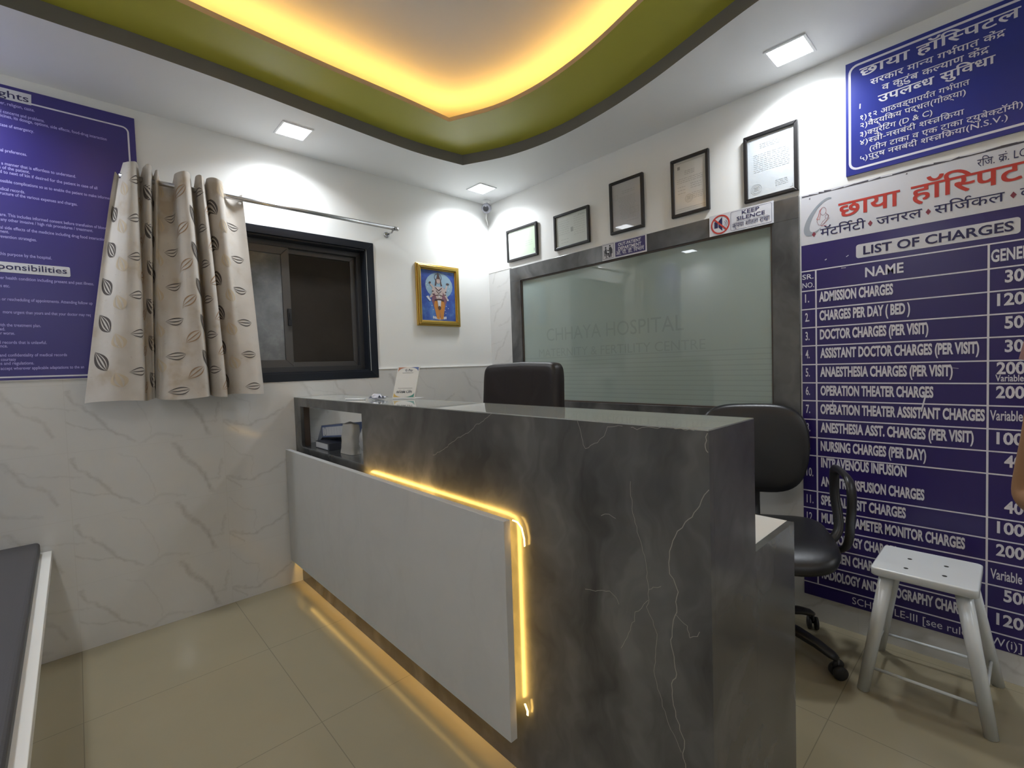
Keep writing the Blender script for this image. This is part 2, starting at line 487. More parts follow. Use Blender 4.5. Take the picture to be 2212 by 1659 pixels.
TEXTS = []
def text(mb, s_, P, U, V_, size, width=None, n=0.0006, off=0.0, mat=0, align='l', xs=None, fit=None, dens=False):
    """queue a line of lettering: P baseline start, U reading direction, V_ up; width fits it"""
    TEXTS.append((mb, s_, Vector(P), Vector(U), Vector(V_), size, width, n, off, mat, align, xs, fit))
def flush_texts():
    wants = set()
    for t in TEXTS:
        for c in t[1]+(t[12] or ''):
            if c not in '~^/': wants.add((c, 0.0 if any(ord(d) in DEV for d in t[1]) else t[8]))
            elif c == '/' and not any(ord(d) in DEV for d in t[1]): wants.add((c, t[8]))
    load_glyphs(wants)
    for mb, s_, P, U, V_, size, width, n, off, mt, al, xs, fit in TEXTS:
        dev = any(ord(d) in DEV for d in s_)
        if not dev:
            vs_, fs, x = [], [], 0.0
            for ci, c in enumerate(s_):
                g = GL[(c, off)]; b = len(vs_)
                vs_ += [(p[0]+x, p[1], (ci % 2)*0.00006) for p in g[0]]; fs += [tuple(b+i for i in f) for f in g[1]]; x += g[2]
        else:
            vs_, fs, x = layout(s_, off)
        if not vs_: continue
        x0 = min(p[0] for p in vs_); x1 = max(p[0] for p in vs_)
        sx = size if xs is None else size*xs
        if width:
            if fit: 
                fv = layout(fit, off)[0]; sx = width/(max(p[0] for p in fv)-min(p[0] for p in fv))
            else: sx = width/(x1-x0)
        o0 = {'l': x0, 'r': x1, 'c': (x0+x1)/2}[al]
        N = U.cross(V_)
        mb.add([P + U*((p[0]-o0)*sx) + V_*(p[1]*size) + N*(n+p[2]) for p in vs_], fs, mt)
    TEXTS.clear()

# the two walls the camera sees: left wall y=0 (reads along +x), right wall x=0 (reads along -y)
UL, UR, UP = Vector((1, 0, 0)), Vector((0, -1, 0)), Vector((0, 0, 1))
def PL(x, z, n=0.0): return Vector((x, -n, z))
def PR(y, z, n=0.0): return Vector((-n, y, z))
def rrect(P, U, V_, w, h, r, n=5):
    pts = []
    for cx, cy, a0 in ((w-r, r, -90), (w-r, h-r, 0), (r, h-r, 90), (r, r, 180)):
        for k in range(n+1):
            a = rad(a0+90*k/n); pts.append(P + U*(cx+r*cos(a)) + V_*(cy+r*sin(a)))
    return pts
def outline(mb, pts, U, V_, c, t, mat=0, closed=True):
    """flat mitred line of width t following coplanar pts (N = U x V)"""
    N = U.cross(V_)
    P_ = [pts[0]]
    for p in pts[1:]:
        if (p-P_[-1]).length > 1e-6: P_.append(p)
    if closed and (P_[0]-P_[-1]).length < 1e-6: P_.pop()
    n = len(P_); vs_ = []
    for i, p in enumerate(P_):
        d1 = (p-P_[i-1]).normalized() if (closed or i > 0) else None
        d2_ = (P_[(i+1) % n]-p).normalized() if (closed or i < n-1) else None
        if d1 is None: d1 = d2_
        if d2_ is None: d2_ = d1
        s1_, s2_ = N.cross(d1), N.cross(d2_)
        m_ = s1_+s2_
        m_ = m_.normalized() if m_.length > 1e-6 else s1_
        k_ = t/2/max(0.45, m_.dot(s1_))
        vs_ += [p-m_*k_, p+m_*k_]
    fs = [(2*i, 2*((i+1) % n), 2*((i+1) % n)+1, 2*i+1) for i in range(n if closed else n-1)]
    mb.add(vs_, fs, mat)

# ================================================================== THE ROOM
def struct(o, label=None, cat=None): return tag(o, label, cat, kind='structure')

b = MB(); b.box(ROOM_X-0.1, 0.1, ROOM_Y-0.1, 0.1, -0.08, 0.0)
struct(b.build('floor', M['floor']), 'glossy beige tiled floor', 'floor')

WIN = (-2.16, -1.045, 1.215, 2.0)      # opening in the left wall
b = MB(); T = 0.16
x0, x1, z0, z1 = WIN
b.box(ROOM_X-0.1, x0, 0, T, 0, 2.74); b.box(x1, 0.1, 0, T, 0, 2.74)
b.box(x0, x1, 0, T, 0, z0); b.box(x0, x1, 0, T, z1, 2.74)
struct(b.build('wall_left', M['wall']), 'white painted wall with the window', 'wall')
b = MB(); b.box(0, 0.1, ROOM_Y-0.1, 0, 0, 2.74)
struct(b.build('wall_right', M['wall']), 'white painted wall with the certificates and boards', 'wall')
b = MB(); b.box(ROOM_X-0.1, ROOM_X, ROOM_Y-0.1, 0, 0, 2.74)
struct(b.build('wall_back', M['wall']), 'white painted wall behind the bench', 'wall')
b = MB(); b.box(ROOM_X, 0, ROOM_Y-0.1, ROOM_Y, 0, 2.74)
struct(b.build('wall_front', M['wall']), 'white painted wall opposite the window', 'wall')

# marble tile wainscots
TT = 0.008
b = MB()
b.box(ROOM_X, x0-0.075, -TT, 0, 0, 1.225); b.box(-0.995, -TT, -TT, 0, 0, 1.225); b.box(x0-0.075, -0.995, -TT, 0, 0, 1.168)
b.box(ROOM_X, x0-0.075, -TT-0.002, 0, 1.2255, 1.229, 1); b.box(-0.995, -TT, -TT-0.002, 0, 1.2255, 1.229, 1)
struct(b.build('trim_1', [M['tile_x'], M['tile_edge']]), 'white veined marble tiles on the lower left wall', 'wall tiles')
b = MB()
b.box(-TT, 0, -0.254, 0, 0, 1.955); b.box(-TT, 0, ROOM_Y, -2.188, 0, 1.225); b.box(-TT, 0, -2.188, -0.254, 0, 0.86)
b.box(-TT-0.002, 0, -0.254, 0, 1.9555, 1.960, 1)
struct(b.build('trim_2', [M['tile_y'], M['tile_edge']]), 'white veined marble tiles on the right wall', 'wall tiles')

# ceiling: lower soffit with a wavy opening, olive band above it, upper ceiling lit by the cove
OPEN = [(-0.60, -0.475, 1), (-0.463, -0.759), (-0.402, -1.078), (-0.414, -1.408), (-0.464, -1.704), (-0.531, -1.956), (-0.603, -2.231), (-0.665, -2.55),
        (-0.66, -2.95), (-0.57, -3.35), (-0.46, -3.75), (-0.45, -4.05), (-0.60, -4.38, 1), (-1.1, -4.36), (-1.6, -4.33), (-2.1, -4.36), (-2.62, -4.38, 1),
        (-2.74, -3.9), (-2.70, -3.3), (-2.58, -2.7), (-2.58, -2.1), (-2.70, -1.5), (-2.76, -1.0), (-2.66, -0.52, 1), (-2.40, -0.522), (-2.212, -0.526), (-1.893, -0.515), (-1.474, -0.480), (-0.95, -0.446)]
LIP = [(-0.899, -0.753, 1), (-0.790, -1.00), (-0.750, -1.24), (-0.757, -1.48), (-0.789, -1.685), (-0.844, -1.913), (-0.905, -2.22), (-0.945, -2.55),
       (-0.94, -2.95), (-0.86, -3.35), (-0.77, -3.70), (-0.87, -4.08, 1), (-1.2, -4.06), (-1.6, -4.04), (-2.0, -4.06), (-2.38, -4.08, 1),
       (-2.45, -3.8), (-2.41, -3.3), (-2.29, -2.7), (-2.29, -2.1), (-2.41, -1.5), (-2.45, -1.15), (-2.40, -0.830, 1), (-2.128, -0.820), (-1.951, -0.806), (-1.588, -0.784), (-1.20, -0.772)]
op = spline(OPEN, 6); lp = spline(LIP, 6)
RECT = [(ROOM_X, ROOM_Y), (0, ROOM_Y), (0, 0), (ROOM_X, 0)]
def wall_strip(mb, loop, za, zb, mat_=0):
    n = len(loop); bse = len(mb.v)
    mb.add([(x, y, za) for x, y in loop] + [(x, y, zb) for x, y in loop], [(i, (i+1) % n, n+(i+1) % n, n+i) for i in range(n)], mat_, False)
b = MB()
b.box(ROOM_X-0.1, 0.1, ROOM_Y-0.1, 0.16, ROOM_Z, ROOM_Z+0.06)
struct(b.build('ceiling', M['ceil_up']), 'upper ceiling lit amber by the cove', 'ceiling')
b = MB()
region(b, RECT, [op], SOFFIT, 0)
wall_strip(b, op, SOFFIT, 2.558, 1)
struct(b.build('trim_3', [M['ceil'], M['grey_edge']]), 'lower white false ceiling with a grey wavy edge', 'false ceiling')
b = MB()
region(b, RECT, [lp], 2.558, 0)
region(b, RECT, [lp], 2.566, 1)
wall_strip(b, lp, 2.558, 2.580, 1)
def inset(loop, d):
    n = len(loop); out = []
    cx = sum(p[0] for p in loop)/n; cy = sum(p[1] for p in loop)/n
    ar = sum(loop[i][0]*loop[(i+1) % n][1]-loop[(i+1) % n][0]*loop[i][1] for i in range(n))
    sg = 1 if ar > 0 else -1
    for i in range(n):
        a = Vector(loop[i-1]); p = Vector(loop[i]); c = Vector(loop[(i+1) % n])
        t1 = (p-a).normalized(); t2 = (c-p).normalized()
        n1 = Vector((t1.y, -t1.x))*sg; n2 = Vector((t2.y, -t2.x))*sg
        m_ = (n1+n2); m_ = m_.normalized() if m_.length > 1e-6 else n1
        out.append(tuple(p + m_*d/max(0.5, m_.dot(n1))))
    return out
lq = inset(lp, 0.012)
n = len(lp); bb = len(b.v)
b.add([(x, y, 2.580) for x, y in lp]+[(x, y, 2.580) for x, y in lq], [(i, (i+1) % n, n+(i+1) % n, n+i) for i in range(n)], 1)
wall_strip(b, lq, 2.566, 2.580, 1)
struct(b.build('trim_4', [M['olive'], M['lip']]), 'olive green ceiling band with a beige lip', 'false ceiling')
b = MB()
ls = inset(lp, 0.075); lt = inset(lp, 0.087)
b.add([(x, y, 2.570) for x, y in ls]+[(x, y, 2.570) for x, y in lt], [(i, (i+1) % n, n+(i+1) % n, n+i) for i in range(n)], 0)
wall_strip(b, ls, 2.566, 2.570); wall_strip(b, lt, 2.566, 2.570)
tag(b.build('cove_led_strip', M['cove']), 'amber light strip hidden behind the beige ceiling lip', 'led strip')

# ------------------------------------------------------------------ recessed ceiling lamps
def downlight(x, y, label):
    r = thing('ceiling_downlight', (x, y, SOFFIT), label, 'ceiling light', 'square recessed ceiling lights')
    f = MB(); s_ = 0.078; q = 0.068
    for (a, c, d, e) in ((-s_, s_, -s_, -q), (-s_, s_, q, s_), (-s_, -q, -q, q), (q, s_, -q, q)):
        f.box(x+a, x+c, y+d, y+e, SOFFIT-0.006, SOFFIT-0.0005)
    f.build('rim', M['lamp_rim'], r, bevel=0.001)
    p = MB(); p.box(x-q, x+q, y-q, y+q, SOFFIT-0.004, SOFFIT-0.0008)
    p.build('diffuser', M['lamp'], r)
    ld = bpy.data.lights.new('downlight_beam', 'AREA'); ld.energy = LAMP_W; ld.color = (0.90, 0.95, 1.0)
    ld.shape = 'SQUARE'; ld.size = 0.134; ld.spread = rad(LAMP_SPREAD)
    lo = bpy.data.objects.new('downlight_beam', ld); COL.objects.link(lo); lo.parent = r
    lo.location = (0, 0, -0.0045)
    return r
downlight(-1.550, -0.262, 'square lit ceiling light above the window curtain rail')
downlight(-0.262, -0.248, 'square lit ceiling light in the wall corner by the security camera')
downlight(-0.205, -2.211, 'largest square lit ceiling light, above the rightmost framed certificate')
for x, y in ((-2.89, -0.24), (-2.90, -2.25), (-0.22, -4.58), (-1.56, -4.58), (-2.90, -4.58)):
    downlight(x, y, 'square lit ceiling light outside the photo, in a ring partly read from reflections, partly unseen')  # window-side and far middle lamps read from reflections; the rest complete the ring unseen

# ------------------------------------------------------------------ window
def frame_faces(mb, P, U, V_, w, h, bw, d0, d1, mat_=0):
    """rectangular frame of band bw between depths d0 (front) and d1 along N"""
    N = U.cross(V_)
    o_ = [(0, 0), (w, 0), (w, h), (0, h)]; i_ = [(bw, bw), (w-bw, bw), (w-bw, h-bw), (bw, h-bw)]
    for k_ in range(4):
        l_ = (k_+1) % 4
        qd = [o_[k_], o_[l_], i_[l_], i_[k_]]
        pts = [P+U*u+V_*v+N*d for d in (d1, d0) for u, v in qd]
        mb.add(pts, [(3,2,1,0), (4,5,6,7), (0,1,5,4), (1,2,6,5), (2,3,7,6), (3,0,4,7)], mat_)
wn = thing('window_1', (-1.6, 0, 1.6), 'dark framed sliding window with black granite surround, half behind the curtain', 'window')
wn['kind'] = 'structure'
b = MB()
OX0, OX1, OZ0, OZ1 = -2.205, -0.997, 1.172, 2.045
frame_faces(b, PL(OX0, OZ0), UL, UP, OX1-OX0, OZ1-OZ0, 0.046, 0.010, -0.001)
b.box(x0, x0+0.012, 0, 0.13, z0, z1); b.box(x1-0.012, x1, 0, 0.13, z0, z1)
b.box(x0, x1, 0, 0.13, z0, z0+0.012); b.box(x0, x1, 0, 0.13, z1-0.012, z1)
b.build('surround', M['granite'], wn, bevel=0.002)
b = MB(); b.box(OX0-0.004, OX1+0.006, -0.006, 0.0, OZ0-0.010, OZ0-0.001); b.build('grout_line', M['tile_edge'], wn)
fx0, fx1, fz0, fz1 = x0+0.012, x1-0.012, z0+0.012, z1-0.012
b = MB(); frame_faces(b, PL(fx0, fz0, -0.060), UL, UP, fx1-fx0, fz1-fz0, 0.030, 0.0, -0.055); b.build('track_frame', M['alu'], wn, bevel=0.001)
mid = -1.52
def sash(nm, xa, xb, dep, pane_mat, bw):
    s_ = MB(); frame_faces(s_, PL(xa, fz0+0.028, -dep), UL, UP, xb-xa, fz1-fz0-0.056, bw, 0.0, -0.020)
    o = s_.build(nm, M['alu_grey'], wn, bevel=0.002)
    p = MB(); p.box(xa+bw, xb-bw, dep+0.008, dep+0.012, fz0+0.028+bw, fz1-0.028-bw)
    p.build('pane', pane_mat, o)
    return o
mg = mat('dusty_grey_glass', (0.10, 0.105, 0.108), 0.16, spec=0.6); t = NT(mg)
nz = t.noise(t.coords(), 7, 5, 0.65).outputs['Fac']
t.col(t.ramp(nz, [(0.35, (0.075, 0.078, 0.080)), (0.6, (0.14, 0.145, 0.15)), (0.75, (0.20, 0.205, 0.21))]))
mm_ = mat('dark_mesh_pane', (0.024, 0.020, 0.017), 0.55, spec=0.2); t = NT(mm_)
nz = t.noise(t.coords(), 5, 4, 0.6).outputs['Fac']
t.col(t.mix(nz, (0.018, 0.015, 0.013), (0.045, 0.037, 0.030)))
sash('sliding_sash', fx0+0.03, mid+0.02, 0.066, mg, 0.045)
sr = sash('sliding_sash', mid-0.015, fx1-0.03, 0.090, mm_, 0.030)
b = MB(); b.box(mid-0.004, mid+0.016, 0.052, 0.066, 1.50, 1.60); b.box(mid+0.002, mid+0.010, 0.045, 0.052, 1.535, 1.575)
b.build('latch', M['plastic_bk'], wn, bevel=0.002)
b = MB(); b.box(x0-0.05, x1+0.05, 0.17, 0.20, z0-0.05, z1+0.05)
struct(b.build('trim_5', M['granite']), 'dark backing sheet added outside the window for the night darkness', 'backing sheet')  # added sheet closing the opening behind the panes, stands for the dark outside

# ------------------------------------------------------------------ curtain rail and curtain
RODY, RODZ = -0.092, 2.140
rr = thing('curtain_rod', (-1.6, RODY, RODZ), 'steel curtain rod above the window, bare to the right of the curtain', 'curtain rod')
b = MB(); b.cyl((-2.268, RODY, RODZ), (-0.868, RODY, RODZ), 0.0115, n=16); b.build('pipe', M['steel'], rr)
b = MB(); b.cyl((-0.884, RODY, RODZ), (-0.860, RODY, RODZ), 0.0135, n=16); b.build('end_cap', M['steel'], rr)
for bx in (-0.895, -2.215):
    b = MB(); b.tube([(bx, RODY, RODZ-0.012), (bx, RODY+0.02, RODZ-0.024), (bx, -0.012, RODZ-0.024)], 0.006, 8)
    b.lathe([(0.020, 0), (0.020, 0.006), (0.012, 0.010)], (bx, -0.001, RODZ-0.024), (0, -1, 0), 16)
    b.build('bracket', M['chrome'], rr)

# pleat profile: (x at top, depth at top) and (x at bottom, depth at bottom)
def lerp(a, c, t): return a+(c-a)*t
TOPX = lambda px: -2.279+(px-248)/(525-248)*(2.279-1.767)
BOTX = lambda px: -2.434+(px-183)/(570-183)*(2.434-1.719)
tp = [(248,.075),(256,.065),(264,.105),(272,.145),(284,.145),(292,.10),(296,.075),(301,.10),(308,.14),(316,.13),(322,.085),(330,.115),(337,.075),(350,.060),(362,.070),(370,.13),(385,.152),(398,.125),(404,.070),(410,.075),(414,.12),(422,.142),(430,.115),(433,.075),(440,.12),(455,.150),(470,.135),(478,.080),(500,.060),(525,.080)]
bt = [(183,.10),(200,.12),(230,.16),(260,.165),(285,.145),(297,.105),(300,.07),(305,.06),(312,.06),(316,.075),(318,.068),(321,.085),(325,.13),(345,.165),(375,.168),(400,.165),(425,.155),(435,.11),(438,.07),(441,.068),(445,.12),(458,.152),(472,.142),(479,.085),(482,.07),(488,.095),(500,.135),(520,.155),(550,.145),(570,.105)]
CT = [(TOPX(p), -d) for p, d in tp]; CB = [(BOTX(p), -d) for p, d in bt]
def crv(P, s_):
    n = len(P)-1; k = min(int(s_*n), n-1); t_ = s_*n-k
    p0, p1, p2, p3 = P[max(k-1, 0)], P[k], P[k+1], P[min(k+2, n)]
    return [0.5*(2*p1[a]+(-p0[a]+p2[a])*t_+(2*p0[a]-5*p1[a]+4*p2[a]-p3[a])*t_*t_+(-p0[a]+3*p1[a]-3*p2[a]+p3[a])*t_**3) for a in (0, 1)]
ZT, ZB = 2.190, 1.118
def cur(s_, v, off=0.0):
    a = crv(CT, s_); c = crv(CB, s_)
    k = v**0.9
    x = lerp(a[0], c[0], k); y = lerp(a[1], c[1], k)
    y = min(y, -0.035)
    z = lerp(ZT + 0.008 + 0.006*sin(s_*47) - max(0.0, 0.105+a[1])*1.3, ZB + 0.006*sin(s_*23), v)
    return Vector((x, y, z))
def cur_n(s_, v, off):
    p = cur(s_, v); e = 0.002
    du = cur(min(s_+e, 1), v)-cur(max(s_-e, 0), v); dv = cur(s_, min(v+e, 1))-cur(s_, max(v-e, 0))
    nn = dv.cross(du)
    nn.normalize()
    if nn.y > 0 and abs(nn.y) > 0.2: nn = -nn
    elif nn.y > 0: nn = -nn
    return p+nn*off
ct = thing('window_curtain', (-2.05, -0.10, 2.14), 'cream pleated curtain printed with grey and tan leaves, drawn to the left of the window', 'curtain')
b = MB()
NU, NV = 290, 44
b.grid(lambda i, j: cur_n(i, j, 0.0012), NU, NV)
b.grid(lambda i, j: cur_n(1-i, j, -0.0012), NU, NV)
# leaf print carried by the cloth
arc = [0.0]
for i in range(1, 601):
    arc.append(arc[-1]+(cur(i/600, 0.7)-cur((i-1)/600, 0.7)).length)
def s_at(L):
    for i in range(600):
        if arc[i+1] >= L: return (i+(L-arc[i])/max(arc[i+1]-arc[i], 1e-9))/600
    return 1.0
HCUR = ZT-ZB
def leaf(cu_, cv_, length, width, ang, mt, stripes):
    ca, sa = cos(ang), sin(ang)
    for b0, b1 in stripes:
        pts = []
        NA, NB = 10, 2
        for j in range(NB+1):
            for i in range(NA+1):
                a = -1+2*i/NA; wv = (1-a*a)*(1+0.25*a)
                bb_ = lerp(b0, b1, j/NB)
                lx, ly = a*length/2, bb_*wv*width/2
                uu = cu_+lx*ca-ly*sa; vv = cv_+lx*sa+ly*ca
                if not (0.002 < uu < arc[-1]-0.002 and 0.004 < vv/HCUR < 0.996): pts = None; break
                pts.append(cur_n(s_at(uu), vv/HCUR, 0.0020))
            if pts is None: break
        if pts:
            fs = [(j*(NA+1)+i, j*(NA+1)+i+1, (j+1)*(NA+1)+i+1, (j+1)*(NA+1)+i) for j in range(NB) for i in range(NA)]
            b.add(pts, fs, mt, True)
STR = [(-1, -.62), (-.45, -.18), (.10, .36), (.58, 1)]
OUTL = [(-1, -.72), (-.12, .12), (.72, 1)]
cols = [('d', 0.0), ('p', .09), ('h', .05), ('t', .12), ('d', .10), ('p', .02), ('h', .14), ('t', .06)]
u_ = 0.045; k_ = 0
while u_ < arc[-1]:
    ty, dv0 = cols[k_ % len(cols)]; k_ += 1
    v_ = 0.03+dv0
    while v_ < HCUR:
        ju = random.uniform(-.006, .006)
        if ty == 'd': leaf(u_+ju, v_, 0.108, 0.052, rad(60), 1, STR)
        elif ty == 'h': leaf(u_+ju, v_, 0.080, 0.038, rad(-8), 1, OUTL)
        elif ty == 't': leaf(u_+ju, v_, 0.085, 0.042, rad(-38), 2, OUTL)
        else: leaf(u_+ju, v_, 0.070, 0.055, rad(70), 3, [(-1, -.5), (-.2, .3), (.6, 1)])
        v_ += 0.172
    u_ += 0.068
b.build('cloth', [M['cloth'], M['leaf_dark'], M['leaf_tan'], M['leaf_pale']], ct)
b = MB(); b.lathe([(0.005, 0), (0.009, 0.003), (0.005, 0.006)], (-1.783, -0.088, 2.118), (0, -1, 0), 12)
b.build('grommet', M['plastic_w'], ct)

# ------------------------------------------------------------------ security camera in the corner
cc = thing('security_camera', (-0.10, -0.105, 2.42), 'small grey ball security camera in the wall corner', 'camera')
b = MB(); b.lathe([(0.030, 0), (0.030, 0.010), (0.020, 0.016)], (-0.075, -0.08, SOFFIT-0.001), (0, 0, -1), 20); b.tube([(-0.075, -0.08, 2.482), (-0.080, -0.085, 2.462), (-0.09, -0.095, 2.45)], 0.007, 8)
b.build('mount', M['plastic_w'], cc)
b = MB(); b.lathe([(0.038*sin(pi*k/12)+0.0005, -0.038*cos(pi*k/12)) for k in range(13)], (-0.10, -0.105, 2.425), (0, 0, 1), 24)
b.build('ball_housing', mat('grey_metal', (0.24, 0.24, 0.27), 0.35, 0.4), cc)
dv_ = Vector((-0.72, -0.62, -0.35)).normalized(); c0 = Vector((-0.10, -0.105, 2.425))
b = MB(); b.lathe([(0.022, 0.028), (0.022, 0.040), (0.013, 0.042)], c0, dv_, 18); b.build('lens', M['plastic_bk'], cc)
b = MB(); b.tube([(-0.085, -0.085, 2.395), (-0.06, -0.05, 2.37), (-0.03, -0.03, 2.345), (-0.012, -0.012, 2.33)], 0.004, 8); b.build('cable', M['plastic_w'], cc)

# ------------------------------------------------------------------ glass partition in a dark stone surround on the right wall
gp = thing('glass_partition', (0, -1.2, 1.4), 'frosted green glass partition in a dark marble surround behind the counter', 'partition')
b = MB()
PY0, PY1, PZ1 = -0.254, -2.186, 1.948
b.box(-0.020, -0.0005, PY1, PY0, 1.848, PZ1); b.box(-0.020, -0.0005, -0.365, PY0, 0.86, 1.848); b.box(-0.020, -0.0005, PY1, -2.074, 0.86, 1.848); b.box(-0.020, -0.0005, -2.074, -0.365, 0.86, 0.965)
b.build('surround', M['dark_frame'], gp, bevel=0.0015)
b = MB(); frame_faces(b, PR(-0.365, 0.965, 0.006), UR, UP, 1.709, 0.883, 0.008, 0.006, -0.004); b.build('wooden_bead', M['wood'], gp)
b = MB(); b.box(-0.017, -0.012, -2.070, -1.80, 0.966, 0.972); b.build('sill_strip', M['steel'], gp)
mgl = mat('frosted_green_glass', (0.27, 0.335, 0.305), 0.012, spec=0.6); t = NT(mgl)
sp = t.node('ShaderNodeSeparateXYZ', ins={'Vector': t.coords()})
zz = t.math('ADD', sp.outputs['Z'], 1.4)
st = t.math('LESS_THAN', t.math('FRACT', t.math('MULTIPLY', zz, 38.0)), 0.22)
lowm = t.math('LESS_THAN', zz, 1.285)
n_ = t.noise(t.coords(), 2.2, 4, 0.55).outputs['Fac']
gc = t.mix(n_, (0.285, 0.345, 0.315), (0.335, 0.40, 0.37))
gc = t.mix(t.math('MULTIPLY', t.math('MULTIPLY', st, lowm), 0.30), gc, (0.20, 0.25, 0.23))
t.col(gc)
b = MB(); b.box(-0.004, -0.001, -2.074, -0.365, 0.965, 1.848)
gl_ = b.build('glass_pane', mgl, gp)
b = MB()
text(b, 'CHHAYA HOSPITAL', PR(-0.60, 1.385, 0.0042), UR, UP, 0.125, 1.02, n=0.0002)
text(b, 'MATERNITY & FERTILITY CENTRE', PR(-0.52, 1.275, 0.0042), UR, UP, 0.080, 1.22, n=0.0002)
GLASS_TEXT = b

# ------------------------------------------------------------------ framed certificates
def frame_thing(y0, y1, z0_, z1_, label, paper, lines, bw=0.017):
    r = thing('certificate_frame', (-0.012, (y0+y1)/2, (z0_+z1_)/2), label, 'framed certificate', 'framed certificates above the partition')
    w, h = y0-y1, z1_-z0_
    P = PR(y0, z0_)
    b = MB(); frame_faces(b, P, UR, UP, w, h, bw, 0.020, 0.0005); b.build('moulding', M['frame_bk'], r, bevel=0.003)
    b = MB(); p = P+UR*(bw-0.002)+UP*(bw-0.002)
    ww, hh = w-2*bw+0.004, h-2*bw+0.004
    N = UR.cross(UP)
    b.poly([p+N*0.010, p+UR*ww+N*0.010, p+UR*ww+UP*hh+N*0.010, p+UP*hh+N*0.010], 0)
    mg_ = 0.06 if len(lines) and lines[0] == 'mat' else 0.0
    if mg_:
        q = 0.008
        b.poly([p+UR*q+UP*q+N*0.0103, p+UR*(ww-q)+UP*q+N*0.0103, p+UR*(ww-q)+UP*(hh-q)+N*0.0103, p+UR*q+UP*(hh-q)+N*0.0103], 2)
    for L in lines:
        if L == 'mat': continue
        k, a = L[0], L[1:]
        if k == 'row':     # illegible print: u0,u1,v, thickness
            u0, u1, v, tk = a
            u = u0
            rnd = random.Random(int(v*1000)+int(u0*100))
            while u < u1:
                wl = rnd.uniform(0.03, 0.10)
                e = min(u+wl, u1)
                b.poly([p+UR*(ww*u)+UP*(hh*v)+N*0.0106, p+UR*(ww*e)+UP*(hh*v)+N*0.0106, p+UR*(ww*e)+UP*(hh*v+tk)+N*0.0106, p+UR*(ww*u)+UP*(hh*v+tk)+N*0.0106], 1)
                u = e+0.018
        elif k == 'ring':
            u, v, rad_ = a
            c = p+UR*(ww*u)+UP*(hh*v)+N*0.0106
            for R_ in (rad_, rad_*0.72):
                outline(b, [c+UR*(R_*cos(2*pi*i/24))+UP*(R_*sin(2*pi*i/24)) for i in range(24)], UR, UP, c, 0.0014, 1)
            for vv in (-.3, 0, .3):
                b.poly([c+UR*(-rad_*.45)+UP*(rad_*vv), c+UR*(rad_*.45)+UP*(rad_*vv), c+UR*(rad_*.45)+UP*(rad_*(vv+.12)), c+UR*(-rad_*.45)+UP*(rad_*(vv+.12))], 1)
        elif k == 'box':
            u0, u1, v0, v1, mt = a
            b.poly([p+UR*(ww*u0)+UP*(hh*v0)+N*0.0105, p+UR*(ww*u1)+UP*(hh*v0)+N*0.0105, p+UR*(ww*u1)+UP*(hh*v1)+N*0.0105, p+UR*(ww*u0)+UP*(hh*v1)+N*0.0105], mt)
        elif k == 'rect':
            u0, u1, v0, v1 = a
            outline(b, [p+UR*(ww*x)+UP*(hh*y)+N*0.0106 for x, y in ((u0, v0), (u1, v0), (u1, v1), (u0, v1))], UR, UP, None, 0.0013, 1)
    pm = mat('certificate_paper', paper[0], 0.35, coat=0.85, coat_rough=0.015)
    pi_ = mat('certificate_ink', tuple(c*paper[2] for c in paper[0]), 0.4, coat=0.85, coat_rough=0.015)
    p2 = mat('certificate_inner', paper[1], 0.35, coat=0.85, coat_rough=0.015)
    b.build('certificate', [pm, pi_, p2], r)
    r.location.x -= 0.0025; r.rotation_euler = (0, -0.013, 0)      # hung on a nail, leaning out at the top
    return r
def rows(v0, v1, n, u0, u1, tk=0.0022, rag=0.0):
    rn = random.Random(n*7+int(v0*100))
    return [('row', u0+rn.uniform(0, rag), u1-rn.uniform(0, rag), v0+(v1-v0)*i/max(n-1, 1), tk) for i in range(n)]
frame_thing(-0.229, -0.546, 2.000, 2.236, 'leftmost framed certificate with pale green paper, landscape', ((0.66, 0.70, 0.68), (0.56, 0.70, 0.52), 0.55),
            ['mat'] + rows(.72, .72, 1, .30, .72)+rows(.60, .62, 1, .20, .62)+rows(.50, .36, 3, .12, .46)+rows(.50, .36, 3, .62, .88)+rows(.10, .10, 1, .08, .2)+[('box', .92, .95, .10, .20, 1)])
frame_thing(-0.708, -1.006, 1.992, 2.226, 'small landscape framed certificate with grey green paper and a tiny photo', ((0.52, 0.56, 0.52), (0.55, 0.58, 0.54), 0.66),
            ['mat'] + rows(.82, .40, 7, .10, .44, .0018)+rows(.86, .30, 9, .58, .92, .0018)+[('box', .48, .56, .42, .56, 1), ('box', .50, .54, .45, .54, 2), ('row', .72, .92, .88, .006)]+rows(.22, .12, 2, .16, .4))
frame_thing(-1.166, -1.397, 1.996, 2.306, 'middle framed certificate, portrait, grey paper', ((0.46, 0.46, 0.48), (0.5, 0.5, 0.5), 0.72),
            rows(.80, .76, 2, .36, .78)+rows(.68, .22, 17, .22, .86, .0020, .1)+[('rect', .10, .20, .66, .76), ('rect', .62, .90, .30, .42)]+rows(.16, .16, 1, .5, .9))
frame_thing(-1.569, -1.779, 1.996, 2.305, 'second framed certificate from the right with a round seal and ruled margins', ((0.58, 0.57, 0.54), (0.5, 0.5, 0.5), 0.45),
            [('box', .06, .94, .952, .958, 1), ('box', .06, .94, .088, .094, 1), ('box', .06, .94, .055, .058, 1), ('box', .12, .20, .84, .90, 1), ('ring', .46, .26, .021)]
            + rows(.78, .72, 3, .34, .66)+rows(.65, .58, 3, .10, .9, .0018)+rows(.50, .38, 3, .12, .36, .0018)+rows(.52, .44, 3, .52, .86, .0018)+rows(.34, .24, 4, .56, .90, .0018))
